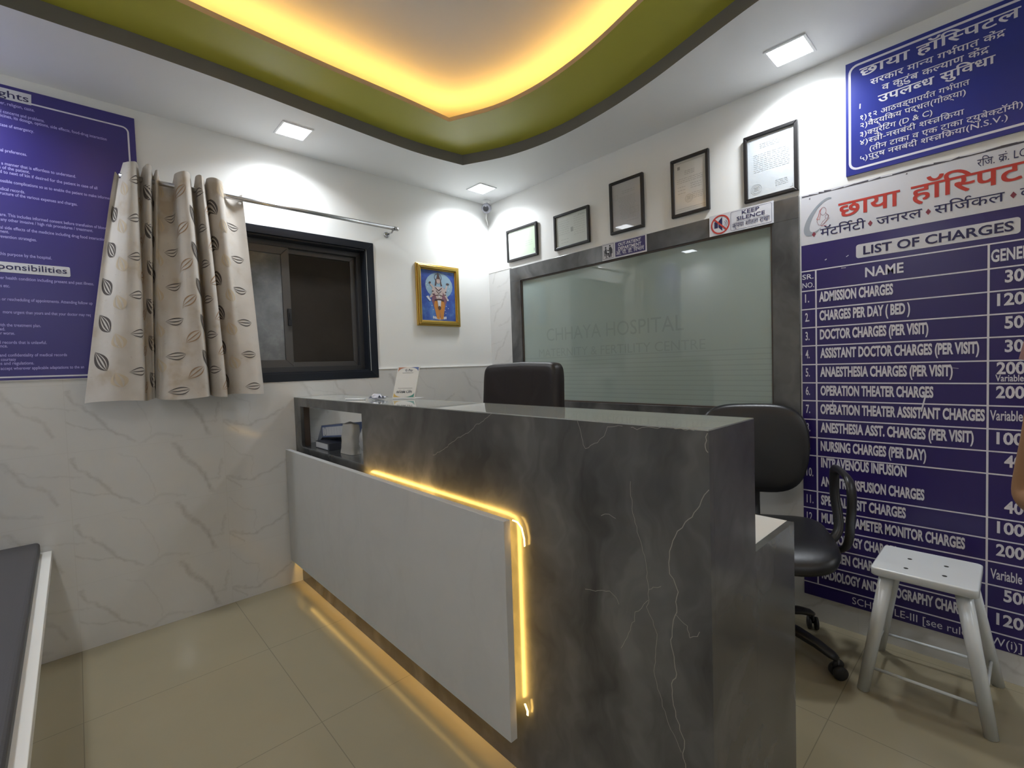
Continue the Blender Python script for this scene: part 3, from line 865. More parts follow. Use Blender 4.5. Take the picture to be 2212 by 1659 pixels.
frame_thing(-1.951, -2.186, 1.974, 2.288, 'rightmost and largest framed certificate, bluish white paper with corner ornaments', ((0.56, 0.60, 0.63), (0.5, 0.5, 0.5), 0.60),
            rows(.86, .80, 3, .28, .74, .0026)+rows(.70, .42, 10, .14, .90, .0016)+[('ring', .19, .14, .024)]+rows(.20, .12, 4, .60, .86, .0018)
            +[('box', .90, .96, .955, .965, 1), ('box', .945, .955, .91, .965, 1), ('box', .04, .10, .955, .965, 1), ('box', .04, .05, .91, .965, 1), ('box', .90, .96, .035, .045, 1), ('box', .945, .955, .035, .09, 1)])

# ------------------------------------------------------------------ gold framed devotional picture on the left wall
r = thing('gold_picture_frame', (-0.503, -0.01, 1.742), 'gold framed blue devotional print of a standing crowned figure, right of the window', 'framed picture')
b = MB(); P = PL(-0.688, 1.524); w_, h_ = 0.370, 0.438
frame_faces(b, P, UL, UP, w_, h_, 0.010, 0.016, 0.0005); frame_faces(b, P+UL*.010+UP*.010, UL, UP, w_-.02, h_-.02, 0.022, 0.024, 0.0005); frame_faces(b, P+UL*.032+UP*.032, UL, UP, w_-.064, h_-.064, 0.008, 0.014, 0.0005)
b.build('moulding', M['gold'], r, bevel=0.003)
b = MB(); N = UL.cross(UP); P2 = P+UL*.038+UP*.038; pw, ph = w_-.076, h_-.076
def q(u, v, k=0): return P2+UL*(u*pw)+UP*(v*ph)+N*(0.008+0.00025*k)
b.poly([q(0, 0), q(1, 0), q(1, 1), q(0, 1)], 0)
def blob(cx, cy, rx, ry, mt, k, n=20, a0=0): b.poly([q(cx+rx*cos(2*pi*i/n+a0), cy+ry*sin(2*pi*i/n+a0), k) for i in range(n)], mt)
def limb(pts, mt, k, w0, w1):
    n = len(pts)
    for i in range(n-1):
        (xa, ya), (xb, yb) = pts[i], pts[i+1]
        dx, dy = (xb-xa)*pw, (yb-ya)*ph; L = math.hypot(dx, dy); nx, ny = -dy/L/pw, dx/L/ph
        wa = lerp(w0, w1, i/(n-1))*pw; wb = lerp(w0, w1, (i+1)/(n-1))*pw
        b.poly([q(xa-nx*wa, ya-ny*wa, k+.2*i), q(xa+nx*wa, ya+ny*wa, k+.2*i), q(xb+nx*wb, yb+ny*wb, k+.2*i), q(xb-nx*wb, yb-ny*wb, k+.2*i)], mt)
blob(.53, .70, .40, .26, 6, 1); blob(.50, .86, .115, .085, 7, 2); blob(.50, .86, .085, .065, 6, 3)
b.poly([q(.34, .66, 3), q(.68, .66, 3), q(.74, .40, 3), q(.66, .22, 3), q(.38, .22, 3), q(.30, .40, 3)], 4)      # shawl
b.poly([q(.39, .42, 4), q(.65, .42, 4), q(.68, .30, 4), q(.62, .04, 4), q(.535, .03, 4), q(.525, .20, 4), q(.515, .03, 4), q(.43, .05, 4), q(.36, .30, 4)], 3)  # saffron dhoti
b.poly([q(.40, .68, 5), q(.62, .68, 5), q(.63, .55, 5), q(.59, .44, 5), q(.44, .44, 5), q(.39, .55, 5)], 1)      # chest
limb([(.40, .66), (.33, .58), (.36, .66), (.27, .72)], 1, 6, .035, .022); limb([(.62, .66), (.70, .58), (.72, .64), (.76, .72)], 1, 6, .035, .022)
limb([(.40, .64), (.33, .52), (.25, .46)], 1, 7, .036, .022); limb([(.63, .64), (.70, .52), (.76, .44)], 1, 7, .036, .022)
b.poly([q(.14, .47, 7), q(.20, .49, 7), q(.28, .40, 7), q(.24, .38, 7)], 5)
blob(.78, .75, .05, .02, 2, 7); blob(.26, .75, .03, .02, 2, 7); blob(.77, .43, .03, .02, 5, 7)
blob(.505, .80, .052, .058, 1, 7)                                                                     # face
b.poly([q(.445, .83, 8), q(.565, .83, 8), q(.545, .89, 8), q(.515, .94, 8), q(.50, .97, 8), q(.485, .94, 8), q(.465, .89, 8)], 2)   # crown
limb([(.445, .83), (.43, .74), (.42, .70)], 2, 6, .018, .022); limb([(.565, .83), (.58, .74), (.60, .70)], 2, 6, .018, .022)
limb([(.41, .66), (.505, .60), (.60, .66)], 2, 8, .012, .012); limb([(.44, .60), (.51, .54), (.58, .60)], 2, 8, .009, .009)
limb([(.38, .41), (.52, .43), (.66, .41)], 2, 8, .022, .022)
b.poly([q(.46, .41, 9), q(.57, .41, 9), q(.55, .28, 9), q(.48, .28, 9)], 5); blob(.515, .26, .045, .04, 2, 10)
for ex in (.487, .523): blob(ex, .81, .009, .006, 2, 9, 8)
limb([(.49, .775), (.52, .775)], 4, 9, .004, .004)
for i_ in range(9): blob(.515+(i_-4)*.045, .045+.006*abs(i_-4), .022, .030, 5, 1+.3*(i_ % 3), 10)
for px_, py_ in ((.30,.30),(.72,.30),(.78,.26),(.68,.22),(.70,.16),(.33,.22),(.80,.62),(.84,.70),(.20,.66),(.16,.72)): blob(px_, py_, .012, .009, 5, 2, 8)
limb([(.40, .50), (.515, .52), (.63, .50)], 2, 8, .010, .010); limb([(.46, .66), (.515, .47), (.57, .66)], 5, 7.5, .008, .008)
for bx_, by_ in ((.335, .585), (.715, .585), (.345, .525), (.695, .525)): blob(bx_, by_, .024, .012, 2, 9, 10)
mb_ = mat('print_blue', (0.06, 0.10, 0.36), 0.35, coat=0.6); t = NT(mb_)
nz = t.noise(t.coords(), 7, 5, 0.6).outputs['Fac']
t.col(t.ramp(nz, [(0.35, (0.025, 0.035, 0.22)), (0.55, (0.05, 0.11, 0.42)), (0.7, (0.12, 0.26, 0.55))]))
b.build('print', [mb_, mat('print_skin', (0.50, 0.40, 0.37), .4, coat=.6), mat('print_ornament', (0.085, 0.05, 0.05), .4, coat=.6), mat('print_saffron', (0.55, 0.22, 0.04), .4, coat=.6), mat('print_maroon', (0.22, 0.10, 0.14), .4, coat=.6), mat('print_white', (0.6, 0.62, 0.68), .4, coat=.6), mat('print_sky', (0.26, 0.38, 0.48), .4, coat=.6), mat('print_halo', (0.10, 0.12, 0.16), .4, coat=.6)], r)

# ================================================================== SIGNS
# --- list of charges board
BN = 0.010
s1 = thing('charges_board', (-0.012, -2.75, 1.03), 'large violet board listing hospital charges on the right wall, white header with red Marathi title', 'sign board')
b = MB(); Y0, Y1, ZB1, ZT1 = -2.194, -3.36, 0.113, 1.944
b.box(-BN, -0.0085, Y1, Y0, ZB1, ZT1)
b.build('board', [M['navy']], s1)
b = MB()
k = BN+0.0004
b.poly([PR(Y0, 1.720, k), PR(Y1, 1.720, k), PR(Y1, ZT1, k), PR(Y0, ZT1, k)]); b.build('header', M['sign_w'], s1)
# torn dark edge on top and chewed lower edge
b = MB(); rn = random.Random(3); yy = Y0-0.004
while yy > Y1:
    e = yy-rn.uniform(0.02, 0.05); t0_ = rn.uniform(0.001, 0.010) if not (-2.35 < -abs(yy) < -2.30) else 0.002
    b.poly([PR(yy, ZT1-0.010, BN+0.0008), PR(e, ZT1-0.010, BN+0.0008), PR(e, ZT1-0.010+rn.uniform(.002, .009), BN+0.0008), PR(yy, ZT1-0.010+t0_, BN+0.0008)]); yy = e
for (yy, zz_) in ((-2.225, 1.921), (-2.56, 1.925)): b.poly([PR(yy, zz_, BN+.001), PR(yy-.006, zz_-.001, BN+.001), PR(yy-.005, zz_+.006, BN+.001)])
b.build('torn_edge', M['border'], s1)
ln = MB(); LT = 0.0052
def hl(z, ya=Y0, yb=Y1, t_=LT): ln.poly([PR(ya, z-t_/2, k+.0002), PR(yb, z-t_/2, k+.0002), PR(yb, z+t_/2, k+.0002), PR(ya, z+t_/2, k+.0002)])
for z in (1.603, 1.514, 1.431, 1.348, 1.2655, 1.1805, 1.0975, 1.016, 0.931, 0.8485, 0.765, 0.602, 0.5215, 0.438, 0.350, 0.265, 0.173): hl(z)
def vl(y, za, zb_, t_=0.006): ln.poly([PR(y+t_/2, za, k+.0003), PR(y-t_/2, za, k+.0003), PR(y-t_/2, zb_, k+.0003), PR(y+t_/2, zb_, k+.0003)])
vl(-2.250, 0.173, 1.603); vl(-2.793, 0.173, 1.603)
# scratches
for (ya, za, yb, zb_, t_) in ((-2.622, 1.055, -2.608, 0.985, .005), (-2.312, 1.022, -2.310, 1.000, .003), (-2.69, 1.158, -2.715, 1.154, .0015), (-2.395, 1.305, -2.425, 1.303, .0012), (-2.285, 1.640, -2.292, 1.644, .004), (-2.363, 1.640, -2.372, 1.645, .003), (-2.345, 1.595, -2.362, 1.594, .002), (-2.86, 1.15, -2.87, 1.16, .005)):
    outline(ln, [PR(ya, za, k+.0005), PR(yb, zb_, k+.0005)], UR, UP, None, t_, 0, False)
ln.build('ruled_lines', M['ink_w'], s1)
tx = MB()
CAP = 0.0415/0.686
for s_, ya, yb, z in [('ADMISSION CHARGES',-2.262,-2.521,1.461),('CHARGES PER DAY ( BED )',-2.263,-2.574,1.378),('DOCTOR CHARGES (PER VISIT)',-2.264,-2.629,1.294),('ASSISTANT DOCTOR CHARGES (PER VISIT)',-2.265,-2.770,1.211),
    ('ANAESTHESIA CHARGES (PER VISIT)',-2.264,-2.699,1.127),('OPERATION THEATER CHARGES',-2.265,-2.644,1.043),('OPERATION THEATER ASSISTANT CHARGES',-2.264,-2.786,0.960),('ANESTHESIA ASST. CHARGES (PER VISIT)',-2.264,-2.757,0.877),
    ('NURSING CHARGES (PER DAY)',-2.264,-2.623,0.793),('INTRAVENOUS INFUSION',-2.265,-2.563,0.718),('AND TRANSFUSION CHARGES',-2.264,-2.618,0.632),('SPECIAL VISIT CHARGES',-2.264,-2.561,0.547),('MULTI PARAMETER MONITOR CHARGES',-2.265,-2.735,0.466),
    ('PATHOLOGY CHARGES',-2.265,-2.533,0.379),('OXYGEN CHARGES',-2.264,-2.497,0.294),('RADIOLOGY AND SONOGRAPHY CHARGES',-2.265,-2.760,0.208)]:
    text(tx, s_, PR(ya, z, k), UR, UP, CAP*.97, ya-yb, off=0.040)
text(tx, 'SCHEDULE-III [see rule 11-W(i)]', PR(-2.379, 0.127, k), UR, UP, 0.044, 0.505)
text(tx, 'NAME', PR(-2.429, 1.543, k), UR, UP, 0.056, 0.125, off=0.022)
text(tx, 'SR.', PR(-2.197, 1.567, k), UR, UP, 0.032, 0.044, off=0.01); text(tx, 'NO.', PR(-2.197, 1.529, k), UR, UP, 0.032, 0.046, off=0.01)
for s_, ya, z in [('GENERAL',-2.799,1.538),('300',-2.834,1.460),('1200',-2.815,1.379),('500',-2.834,1.296),('300',-2.835,1.212),('2000',-2.815,1.133),('2000',-2.814,1.046),('1000',-2.816,0.878),('400',-2.836,0.796),('400',-2.837,0.629),('1000',-2.819,0.550),('2000',-2.817,0.466),('500',-2.837,0.300),('1200',-2.819,0.207)]:
    text(tx, s_, PR(ya, z, k), UR, UP, 0.060, 0.0235*len(s_)*(0.80 if s_ == 'GENERAL' else 1), off=0.028)
for s_, ya, z, w_ in [('Variable',-2.812,1.106,0.070),('Variable',-2.799,0.964,0.082),('Variable',-2.803,0.376,0.080)]:
    text(tx, s_, PR(ya, z, k), UR, UP, 0.034 if z > 1 else 0.052, w_, off=0.016)
for s_, z in [('1.',1.463),('2.',1.377),('3.',1.292),('4.',1.210),('5.',1.127),('6.',1.043),('7.',0.960),('8.',0.876),('9.',0.793),('10.',0.670),('11.',0.545),('12.',0.463),('13.',0.376),('14.',0.290),('15.',0.204)]:
    text(tx, s_, PR(-2.207, z, k), UR, UP, 0.054, 0.0165 if len(s_) == 2 else 0.027, off=0.014)
L1 = tx
pl = MB(); pl.poly(rrect(PR(-2.398, 1.626, k+.0002), UR, UP, 0.473, 0.057, 0.010)); pl.build('title_plate', M['sign_w'], s1)
t2 = MB(); text(t2, 'LIST OF CHARGES', PR(-2.423, 1.6385, k+.0003), UR, UP, 0.049, 0.432, off=0.020)
text(t2, 'मॅटि~न^टी'.replace('ि~न^', 'िन^'), PR(-2.268, 1.747, k), UR, UP, 0.050, 0.163, off=0.004)
text(t2, 'जनरल', PR(-2.467, 1.748, k), UR, UP, 0.050, 0.143, off=0.004)
text(t2, 'सिज^कल', PR(-2.645, 1.748, k), UR, UP, 0.050, 0.187, off=0.004)
text(t2, 'कॉस्मेटिक'[:1], PR(-2.869, 1.748, k), UR, UP, 0.050, None, off=0.004)
text(t2, 'रिज. क/ं. LC', PR(-2.762, 1.888, k), UR, UP, 0.040, 0.122)
t3 = MB(); text(t3, 'छाया', PR(-2.336, 1.812, k), UR, UP, 0.094, 0.207, off=0.018)
text(t3, 'हॉि~सपटल', PR(-2.576, 1.812, k), UR, UP, 0.094, 0.245, off=0.018, fit='हॉि~सप')
for y_, z_ in ((-2.244, 1.762), (-2.447, 1.762), (-2.628, 1.762), (-2.853, 1.762)):
    t4 = MB(); t4.poly([PR(y_+.008, z_, k+.0006), PR(y_, z_-.012, k+.0006), PR(y_-.008, z_, k+.0006), PR(y_, z_+.012, k+.0006)]); t4.build('diamond_mark', M['maroon'], s1)
# emblem: mother holding a child inside a grey crescent
lg = MB()
def E(cx, cz, pts, w, mt=0, closed=False):
    outline(lg, [PR(cx-u, cz+v, k+.0006+.0002*mt) for u, v in pts], UR, UP, None, w, mt, closed)
ecy, ecz = -2.268, 1.835
cres = []
for i in range(25):
    a = rad(62+i*(238/24)); w_ = 0.010*sin(pi*i/24)+0.002
    cres.append((0.046*cos(a), 0.068*sin(a), w_))
for (u0, v0, w0), (u1, v1, w1) in zip(cres, cres[1:]):
    tilt = 0.35
    f_ = lambda u, v: PR(ecy-(u+v*tilt), ecz+v+u*0.35, k+.0005)
    g0 = math.hypot(u0, v0); g1 = math.hypot(u1, v1)
    lg.poly([f_(u0*(1-w0/g0), v0*(1-w0/g0)), f_(u1*(1-w1/g1), v1*(1-w1/g1)), f_(u1*(1+w1/g1), v1*(1+w1/g1)), f_(u0*(1+w0/g0), v0*(1+w0/g0))], 2)
E(ecy-.012, ecz+.020, [(0.011*cos(rad(20*i)), 0.017*sin(rad(20*i))) for i in range(18)], .0012, 0, True)
E(ecy-.012, ecz+.020, [(-.004, .016), (-.014, .004), (-.018, -.018), (-.025, -.030), (-.012, -.033)], .0016, 1)
E(ecy-.012, ecz+.020, [(-.010, .006), (-.011, -.012), (-.013, -.030)], .0014, 1)
E(ecy-.012, ecz+.020, [(.008, -.008), (.013, -.014), (.019, -.022), (.018, -.034), (.008, -.048), (-.006, -.062), (-.018, -.056), (-.024, -.040), (-.022, -.032)], .0012, 0)
E(ecy-.012, ecz+.020, [(-.010, -.060), (-.002, -.044), (.010, -.034)], .0012, 0)
E(ecy-.012, ecz+.020, [(.014+.007*cos(rad(30*i)), -.026+.008*sin(rad(30*i))) for i in range(12)], .0010, 0, True)
E(ecy-.012, ecz+.020, [(-.008, -.063), (.006, -.064), (.014, -.064)], .0014, 1); E(ecy-.012, ecz+.020, [(.002, -.056), (.014, -.044), (.024, -.034)], .0010, 0)
lg.build('emblem', [M['maroon'], M['ink_red'], M['grey_ink']], s1)

# --- blue Marathi board
s2 = thing('marathi_board', (-0.006, -2.65, 2.21), 'royal blue board with white Marathi lettering and rounded white border, above the charges board', 'sign board')
b = MB(); b.box(-0.008, -0.0005, -2.965, -2.364, 1.978, 2.443); b.build('board', M['blue'], s2)
b = MB(); outline(b, rrect(PR(-2.378, 2.000, 0.0086), UR, UP, 0.573, 0.424, 0.028, 6), UR, UP, None, 0.0085)
outline(b, [PR(-2.413, 2.242, .0086), PR(-2.414, 2.262, .0086)], UR, UP, None, .004, 0, False)
b.build('border_line', M['ink_w'], s2)
t5 = MB(); k2 = 0.0084
for s_, ya, yb, z, sz, of in [('छाया',-2.412,-2.573,2.370,.052,.018),('हॉि~सपटल',-2.592,-2.868,2.368,.052,.018),('सरकार मा~नय गभ^पात केंद/',-2.448,-2.831,2.322,.034,.012),('व कुटुंब क~लयाण केंद/',-2.486,-2.791,2.284,.034,.012),('उपल~बध सुिवधा',-2.473,-2.807,2.240,.044,.018),
    ('१)१२ आठवड्यापय^ंत गभ^पात',-2.414,-2.741,2.194,.0290,.006),('२)वैद्यिकय पद्धत(गोळ्या)',-2.414,-2.731,2.162,.0290,.006),('३)~कयुरेिटंग (D & C)',-2.413,-2.639,2.126,.0290,.006),('४)~सत/ी-नसबंदी श~सत/िक/या',-2.413,-2.727,2.093,.0290,.006),('(तीन टाका व एक टाका ट्युबे~कटॉमी)',-2.445,-2.874,2.058,.0290,.006),('५)पुरुष नसबंदी श~सत/िक/या(N.S.V.)',-2.413,-2.838,2.028,.0290,.006)]:
    text(t5, s_, PR(ya, z, k2), UR, UP, sz, ya-yb, off=of)

# --- patient rights board on the left wall
s3 = thing('rights_board', (-2.68, -0.012, 1.84), 'large violet blue board of patient rights text on the left wall, partly behind the curtain', 'sign board')
BL = 0.0105
b = MB(); b.box(-3.12, -2.192, -BL, -0.0085, 1.229, 2.449); b.build('board', M['navy2'], s3)
b = MB(); outline(b, rrect(PL(-3.095, 1.242, BL+.0004), UL, UP, 0.877, 1.143+.012, 0.022, 6), UL, UP, None, 0.0065); b.build('border_line', M['ink_w'], s3)
b = MB(); b.poly([PL(-3.00, 2.388, BL+.0008), PL(-2.536, 2.391, BL+.0008), PL(-2.534, 2.436, BL+.0008), PL(-3.00, 2.433, BL+.0008)]); b.build('title_plate', M['sign_w'], s3)
b = MB(); b.poly(rrect(PL(-2.98, 1.677, BL+.0008), UL, UP, 0.529, 0.043, 0.006)); b.build('subtitle_plate', M['sign_w'], s3)
t6 = MB(); text(t6, "Patients' Rights", PL(-2.543, 2.400, BL+.0008), UL, UP, 0.040, 0.33, align='r', off=0.006)
text(t6, "Patients' Responsibilities", PL(-2.462, 1.690, BL+.0008), UL, UP, 0.036, 0.43, align='r', off=0.006)
t7 = MB()
for s_, xr, z in [("gender, religion, caste.",-2.527,2.367),("special concerns and problems.",-2.499,2.332),("medicines, its dosage, options, side effects, food-drug interaction",-2.297,2.315),("in case of emergency.",-2.534,2.277),("personal preferences.",-2.560,2.173),("in a manner that is effortless to understand.",-2.411,2.119),("interests of the patient.",-2.555,2.102),
    ("provided to next of kin if desired for the patient in case of all",-2.341,2.084),("possible complications so as to enable the patient to make informed",-2.295,2.047),("medical records.",-2.574,2.014),("structure of the various expenses and charges.",-2.412,1.996),("care. This includes informed consent before transfusion of blood",-2.318,1.908),("and any other invasive / high risk procedures / treatment.",-2.366,1.888),
    ("unusual side effects of the medicine including drug food interaction",-2.324,1.855),("treatment.",-2.629,1.839),("prevention strategies.",-2.549,1.818),("for this purpose by the hospital.",-2.507,1.747),("other health condition including present and past illness.",-2.375,1.648),("medications etc.",-2.638,1.615),("cancellations or rescheduling of appointments. Attending follow up",-2.384,1.560),
    ("more urgent than yours and that your doctor may req",-2.393,1.507),("with the treatment plan.",-2.555,1.453),("provided.",-2.661,1.436),("or worse.",-2.634,1.419),("medical records that is unlawful.",-2.541,1.381),("violence.",-2.657,1.366),("and confidentiality of medical records",-2.480,1.328),("with courtesy",-2.636,1.310),("policies and regulations.",-2.584,1.294),("to accept wherever applicable adaptations to the an",-2.427,1.273)]:
    text(t7, s_, PL(xr, z, BL), UL, UP, 0.0185, 0.0053*len(s_), align='r', off=0.010)

# --- out-patient department sign
s4 = thing('department_sign', (-0.022, -1.262, 1.90), 'small white and navy out-patient sign with two seated figures, on the dark surround', 'sign')
k4 = 0.0245
b = MB(); b.box(-0.024, -0.0205, -1.415, -1.107, 1.850, 1.951); b.build('plate', M['sign_w'], s4)
b = MB(); b.poly(rrect(PR(-1.203, 1.858, k4), UR, UP, 0.205, 0.086, .003))
b.build('navy_panel', M['navy'], s4)
pg = MB(); P = PR(-1.112, 1.858, k4+.0002); outline(pg, rrect(P, UR, UP, 0.080, 0.086, .003), UR, UP, None, .0016)
def pb(pts): pg.poly([P+UR*(u*.080)+UP*(v*.086) for u, v in pts])
def pc(u, v, r_): pb([(u+r_*cos(2*pi*i/14), v+r_*.93*sin(2*pi*i/14)) for i in range(14)])
pc(.27, .80, .075); pb([(.20, .70), (.34, .72), (.38, .40), (.58, .40), (.58, .30), (.24, .30), (.18, .50)]); pb([(.10, .62), (.15, .62), (.19, .26), (.50, .26), (.50, .21), (.14, .21)]); pb([(.50, .40), (.58, .40), (.62, .10), (.52, .10)])
pb([(.30, .21), (.36, .21), (.36, .08), (.30, .08)]); pb([(.22, .09), (.46, .09), (.46, .06), (.22, .06)]); pc(.66, .88, .07)
pb([(.58, .78), (.76, .80), (.88, .60), (.88, .32), (.80, .32), (.78, .08), (.70, .08), (.69, .32), (.62, .34), (.60, .56), (.42, .64), (.40, .57), (.56, .50)]); pb([(.64, .32), (.69, .32), (.66, .06), (.58, .06)])
pg.build('pictogram', M['ink_bk'], s4)
t8 = MB(); text(t8, 'OUT-PATIENT', PR(-1.225, 1.918, k4), UR, UP, .026, .155, off=.02); text(t8, 'DEPARTMENT', PR(-1.225, 1.894, k4), UR, UP, .026, .157, off=.02)
text(t8, 'ओ. पी. डी. िवभाग', PR(-1.210, 1.866, k4), UR, UP, .029, .190, off=.012); outline(t8, [PR(-1.210, 1.889, k4+.0005), PR(-1.400, 1.889, k4+.0005)], UR, UP, None, .0016, 0, False)

# --- keep silence sign
s5 = thing('silence_sign', (-0.022, -1.932, 1.90), 'white keep silence sign with a red crossed-out loudspeaker, on the dark surround', 'sign')
b = MB(); b.box(-0.024, -0.0205, -2.084, -1.780, 1.850, 1.953); b.build('plate', M['sign_w'], s5)
pg = MB(); cy_, cz_ = -1.836, 1.901
def sp_(pts): pg.poly([PR(cy_-u, cz_+v, k4) for u, v in pts], 1)
sp_([(-.030, -.015), (-.012, -.015), (-.012, .017), (-.030, .017)]); sp_([(-.009, -.013), (.010, -.034), (.010, .036), (-.009, .017)])
for R_ in (.014, .022, .030): outline(pg, [PR(cy_-.012-R_*cos(rad(a)), cz_+R_*sin(rad(a)), k4) for a in range(-48, 49, 12)], UR, UP, None, .0018, 1, False)
outline(pg, [PR(cy_-.044*cos(2*pi*i/36), cz_+.044*sin(2*pi*i/36), k4+.0003) for i in range(36)], UR, UP, None, .0075, 0)
outline(pg, [PR(cy_+.031, cz_+.031, k4+.0004), PR(cy_-.031, cz_-.031, k4+.0004)], UR, UP, None, .0075, 0, False)
pg.build('prohibition_mark', [M['ink_red'], M['ink_nv']], s5)
t9 = MB(); outline(t9, rrect(PR(-1.888, 1.857, k4), UR, UP, .188, .090, .006), UR, UP, None, .0012)
text(t9, 'KEEP', PR(-1.982, 1.925, k4), UR, UP, .026, .080, align='c', off=.012); text(t9, 'SILENCE', PR(-1.982, 1.900, k4), UR, UP, .026, .130, align='c', off=.012)
text(t9, 'कृपया शांतता राखा', PR(-1.982, 1.869, k4), UR, UP, .030, .172, align='c', off=.004); outline(t9, [PR(-1.900, 1.892, k4), PR(-2.062, 1.892, k4)], UR, UP, None, .0010, 0, False)

# ================================================================== RECEPTION COUNTER
cn = thing('reception_counter', (-1.42, -1.22, 0), 'long dark marble reception counter with white cladding panel and amber edge lights', 'counter')
FX, BX, DX, EY, CT_ = -1.537, -1.300, -1.020, -2.447, 1.080
YA = -0.010
hy0, hy1, hz0, hz1 = -0.106, -0.885, 0.803, 1.030
b = MB()
b.box(FX, FX+.018, EY, YA, 0, hz0); b.box(FX, FX+.018, EY, YA, hz1, CT_-.0032); b.box(FX, FX+.018, hy0, YA, hz0, hz1); b.box(FX, FX+.018, EY, hy1, hz0, hz1)
VE = [[(-1.783,1.079),(-1.728,1.048),(-1.695,1.034),(-1.655,1.008),(-1.576,0.975),(-1.520,0.941),(-1.446,0.911)],[(-2.113,1.078),(-2.123,1.035),(-2.134,1.007),(-2.171,1.028),(-2.192,1.047),(-2.202,1.068),(-2.245,1.073)],[(-2.266,1.073),(-2.282,1.069),(-2.311,1.074),(-2.356,1.078),(-2.417,1.076)],[(-2.445,1.074),(-2.440,1.059),(-2.438,1.045),(-2.445,1.034)],
[(-2.445,0.957),(-2.424,0.924),(-2.414,0.903),(-2.393,0.879),(-2.377,0.856),(-2.361,0.821),(-2.356,0.794),(-2.356,0.759),(-2.370,0.741),(-2.376,0.725),(-2.367,0.701),(-2.371,0.682),(-2.359,0.645),(-2.356,0.600),(-2.364,0.567),(-2.368,0.543),(-2.356,0.512),(-2.356,0.480),(-2.366,0.444),(-2.382,0.401),(-2.378,0.373),(-2.385,0.342),(-2.39,.25),(-2.41,.12),(-2.40,.01)],
[(-2.263,0.946),(-2.266,0.883),(-2.276,0.842),(-2.290,0.803),(-2.301,0.758),(-2.302,0.719),(-2.304,0.684),(-2.299,0.667),(-2.312,0.640),(-2.321,0.611),(-2.314,0.523),(-2.326,0.475),(-2.341,0.431),(-2.375,0.371)],[(-2.304,0.684),(-2.283,0.659),(-2.267,0.642),(-2.264,0.621),(-2.244,0.574),(-2.226,0.539)],[(-2.304,0.706),(-2.316,0.717),(-2.335,0.725)],
[(-2.368,0.676),(-2.379,0.665),(-2.395,0.659),(-2.397,0.642),(-2.401,0.636),(-2.417,0.644),(-2.421,0.657)],[(-2.123,0.650),(-2.152,0.654),(-2.198,0.668),(-2.218,0.658),(-2.223,0.645)],[(-2.180,0.851),(-2.200,0.858),(-2.220,0.851)]]
rn = random.Random(11)
for vi, v in enumerate(VE):
    fine = []
    for (ya, za), (yb, zb_) in zip(v, v[1:]):
        L = math.hypot(yb-ya, zb_-za); n_ = max(2, int(L/.010))
        for i in range(n_):
            f_ = i/n_; fine.append((ya+(yb-ya)*f_+rn.uniform(-.0022, .0022), za+(zb_-za)*f_+rn.uniform(-.0022, .0022)))
    fine.append(v[-1])
    wd_ = (0.0018 if vi in (3, 4) else 0.0011)
    outline(b, [Vector((FX-.0003-.00003*vi, p0[0], p0[1])) for p0 in fine], UR, UP, None, wd_, 1, False)
b.build('front_panel', [M['dark'], M['vein']], cn)
b = MB(); b.box(FX+.0185, BX, EY+.0185, YA, CT_-.016, CT_-.0033); b.build('ledge_board', M['dark'], cn)
b = MB(); b.box(FX+.0008, BX, EY+.0008, YA, CT_-.003, CT_); b.build('ledge_top', M['ledge'], cn)
b = MB(); b.box(FX+.0183, BX, EY, EY+.018, 0, CT_-.0034); b.build('end_panel', M['dark'], cn)
b = MB(); b.box(BX+.0005, DX, EY, EY+.018, 0, .7615); b.build('desk_end_panel', M['dark'], cn)
b = MB(); b.box(FX+.018, DX, EY+.018, YA, .742, .762); b.build('desk_top', M['white_lam'], cn)
b = MB(); b.box(BX-.018, BX, EY+.018, hy1, .7625, CT_-.0165); b.build('ledge_back', M['white_lam'], cn)
b = MB(); b.box(FX+.0185, FX+.050, hy0, hy0+.014, .7855, 1.0605); b.build('niche_side', M['wood'], cn)
b = MB(); b.box(FX+.0185, BX-.018, hy1-.015, hy1-.0005, .8035, CT_-.0165); b.build('niche_side', M['wood'], cn)
b = MB(); b.box(FX+.0185, BX-.018, hy1, YA, .785, hz0); b.build('niche_shelf', M['dark'], cn)
b = MB(); b.box(-1.05, DX, -0.30, -0.018, 0.02, .7415); b.build('desk_support', M['white_lam'], cn)
# white cladding panel, proud of the front, with the light strip behind it
PX0, PX1, PYL, PYR, PZ0, PZ1_ = -1.597, -1.572, -0.014, -1.885, 0.140, 0.783
b = MB(); b.box(PX0, PX1, PYR, PYL, PZ0, PZ1_); b.build('cladding_panel', M['panel'], cn, bevel=0.0012)
for y_ in (-.3, -.95, -1.6):
    b = MB(); b.box(PX1+.0005, FX-.0005, y_-.03, y_+.03, .22, .70); b.build('panel_spacer', M['wood'], cn)
b = MB(); b.tube([(-1.566, y_, .768) for y_ in (-.905, -1.2, -1.5, -1.80)] + [(-1.566, -1.838, .764), (-1.566, -1.850, .748)] + [(-1.566, -1.852, z_) for z_ in (.72, .6, .45, .3, .215)], .0045, 8)
b.build('led_strip', M['led'], cn)
b = MB(); b.tube([(-1.566, y_, .178) for y_ in (-.03, -.6, -1.2, -1.80)], .0045, 8); b.build('led_strip', M['led'], cn)
b = MB(); b.tube([(-1.556, -1.878, .776), (-1.551, -1.893, .772), (-1.548, -1.906, .757), (-1.547, -1.914, .728), (-1.546, -1.914, .706)], .0035, 8, flat=(1, .5)); b.build('loose_led_end', M['led_end'], cn)
b = MB(); b.tube([(-1.550, -1.898, .238), (-1.547, -1.905, .218), (-1.546, -1.903, .205)], .004, 8, flat=(1, .5))
b.build('loose_led_end', M['led_end'], cn)

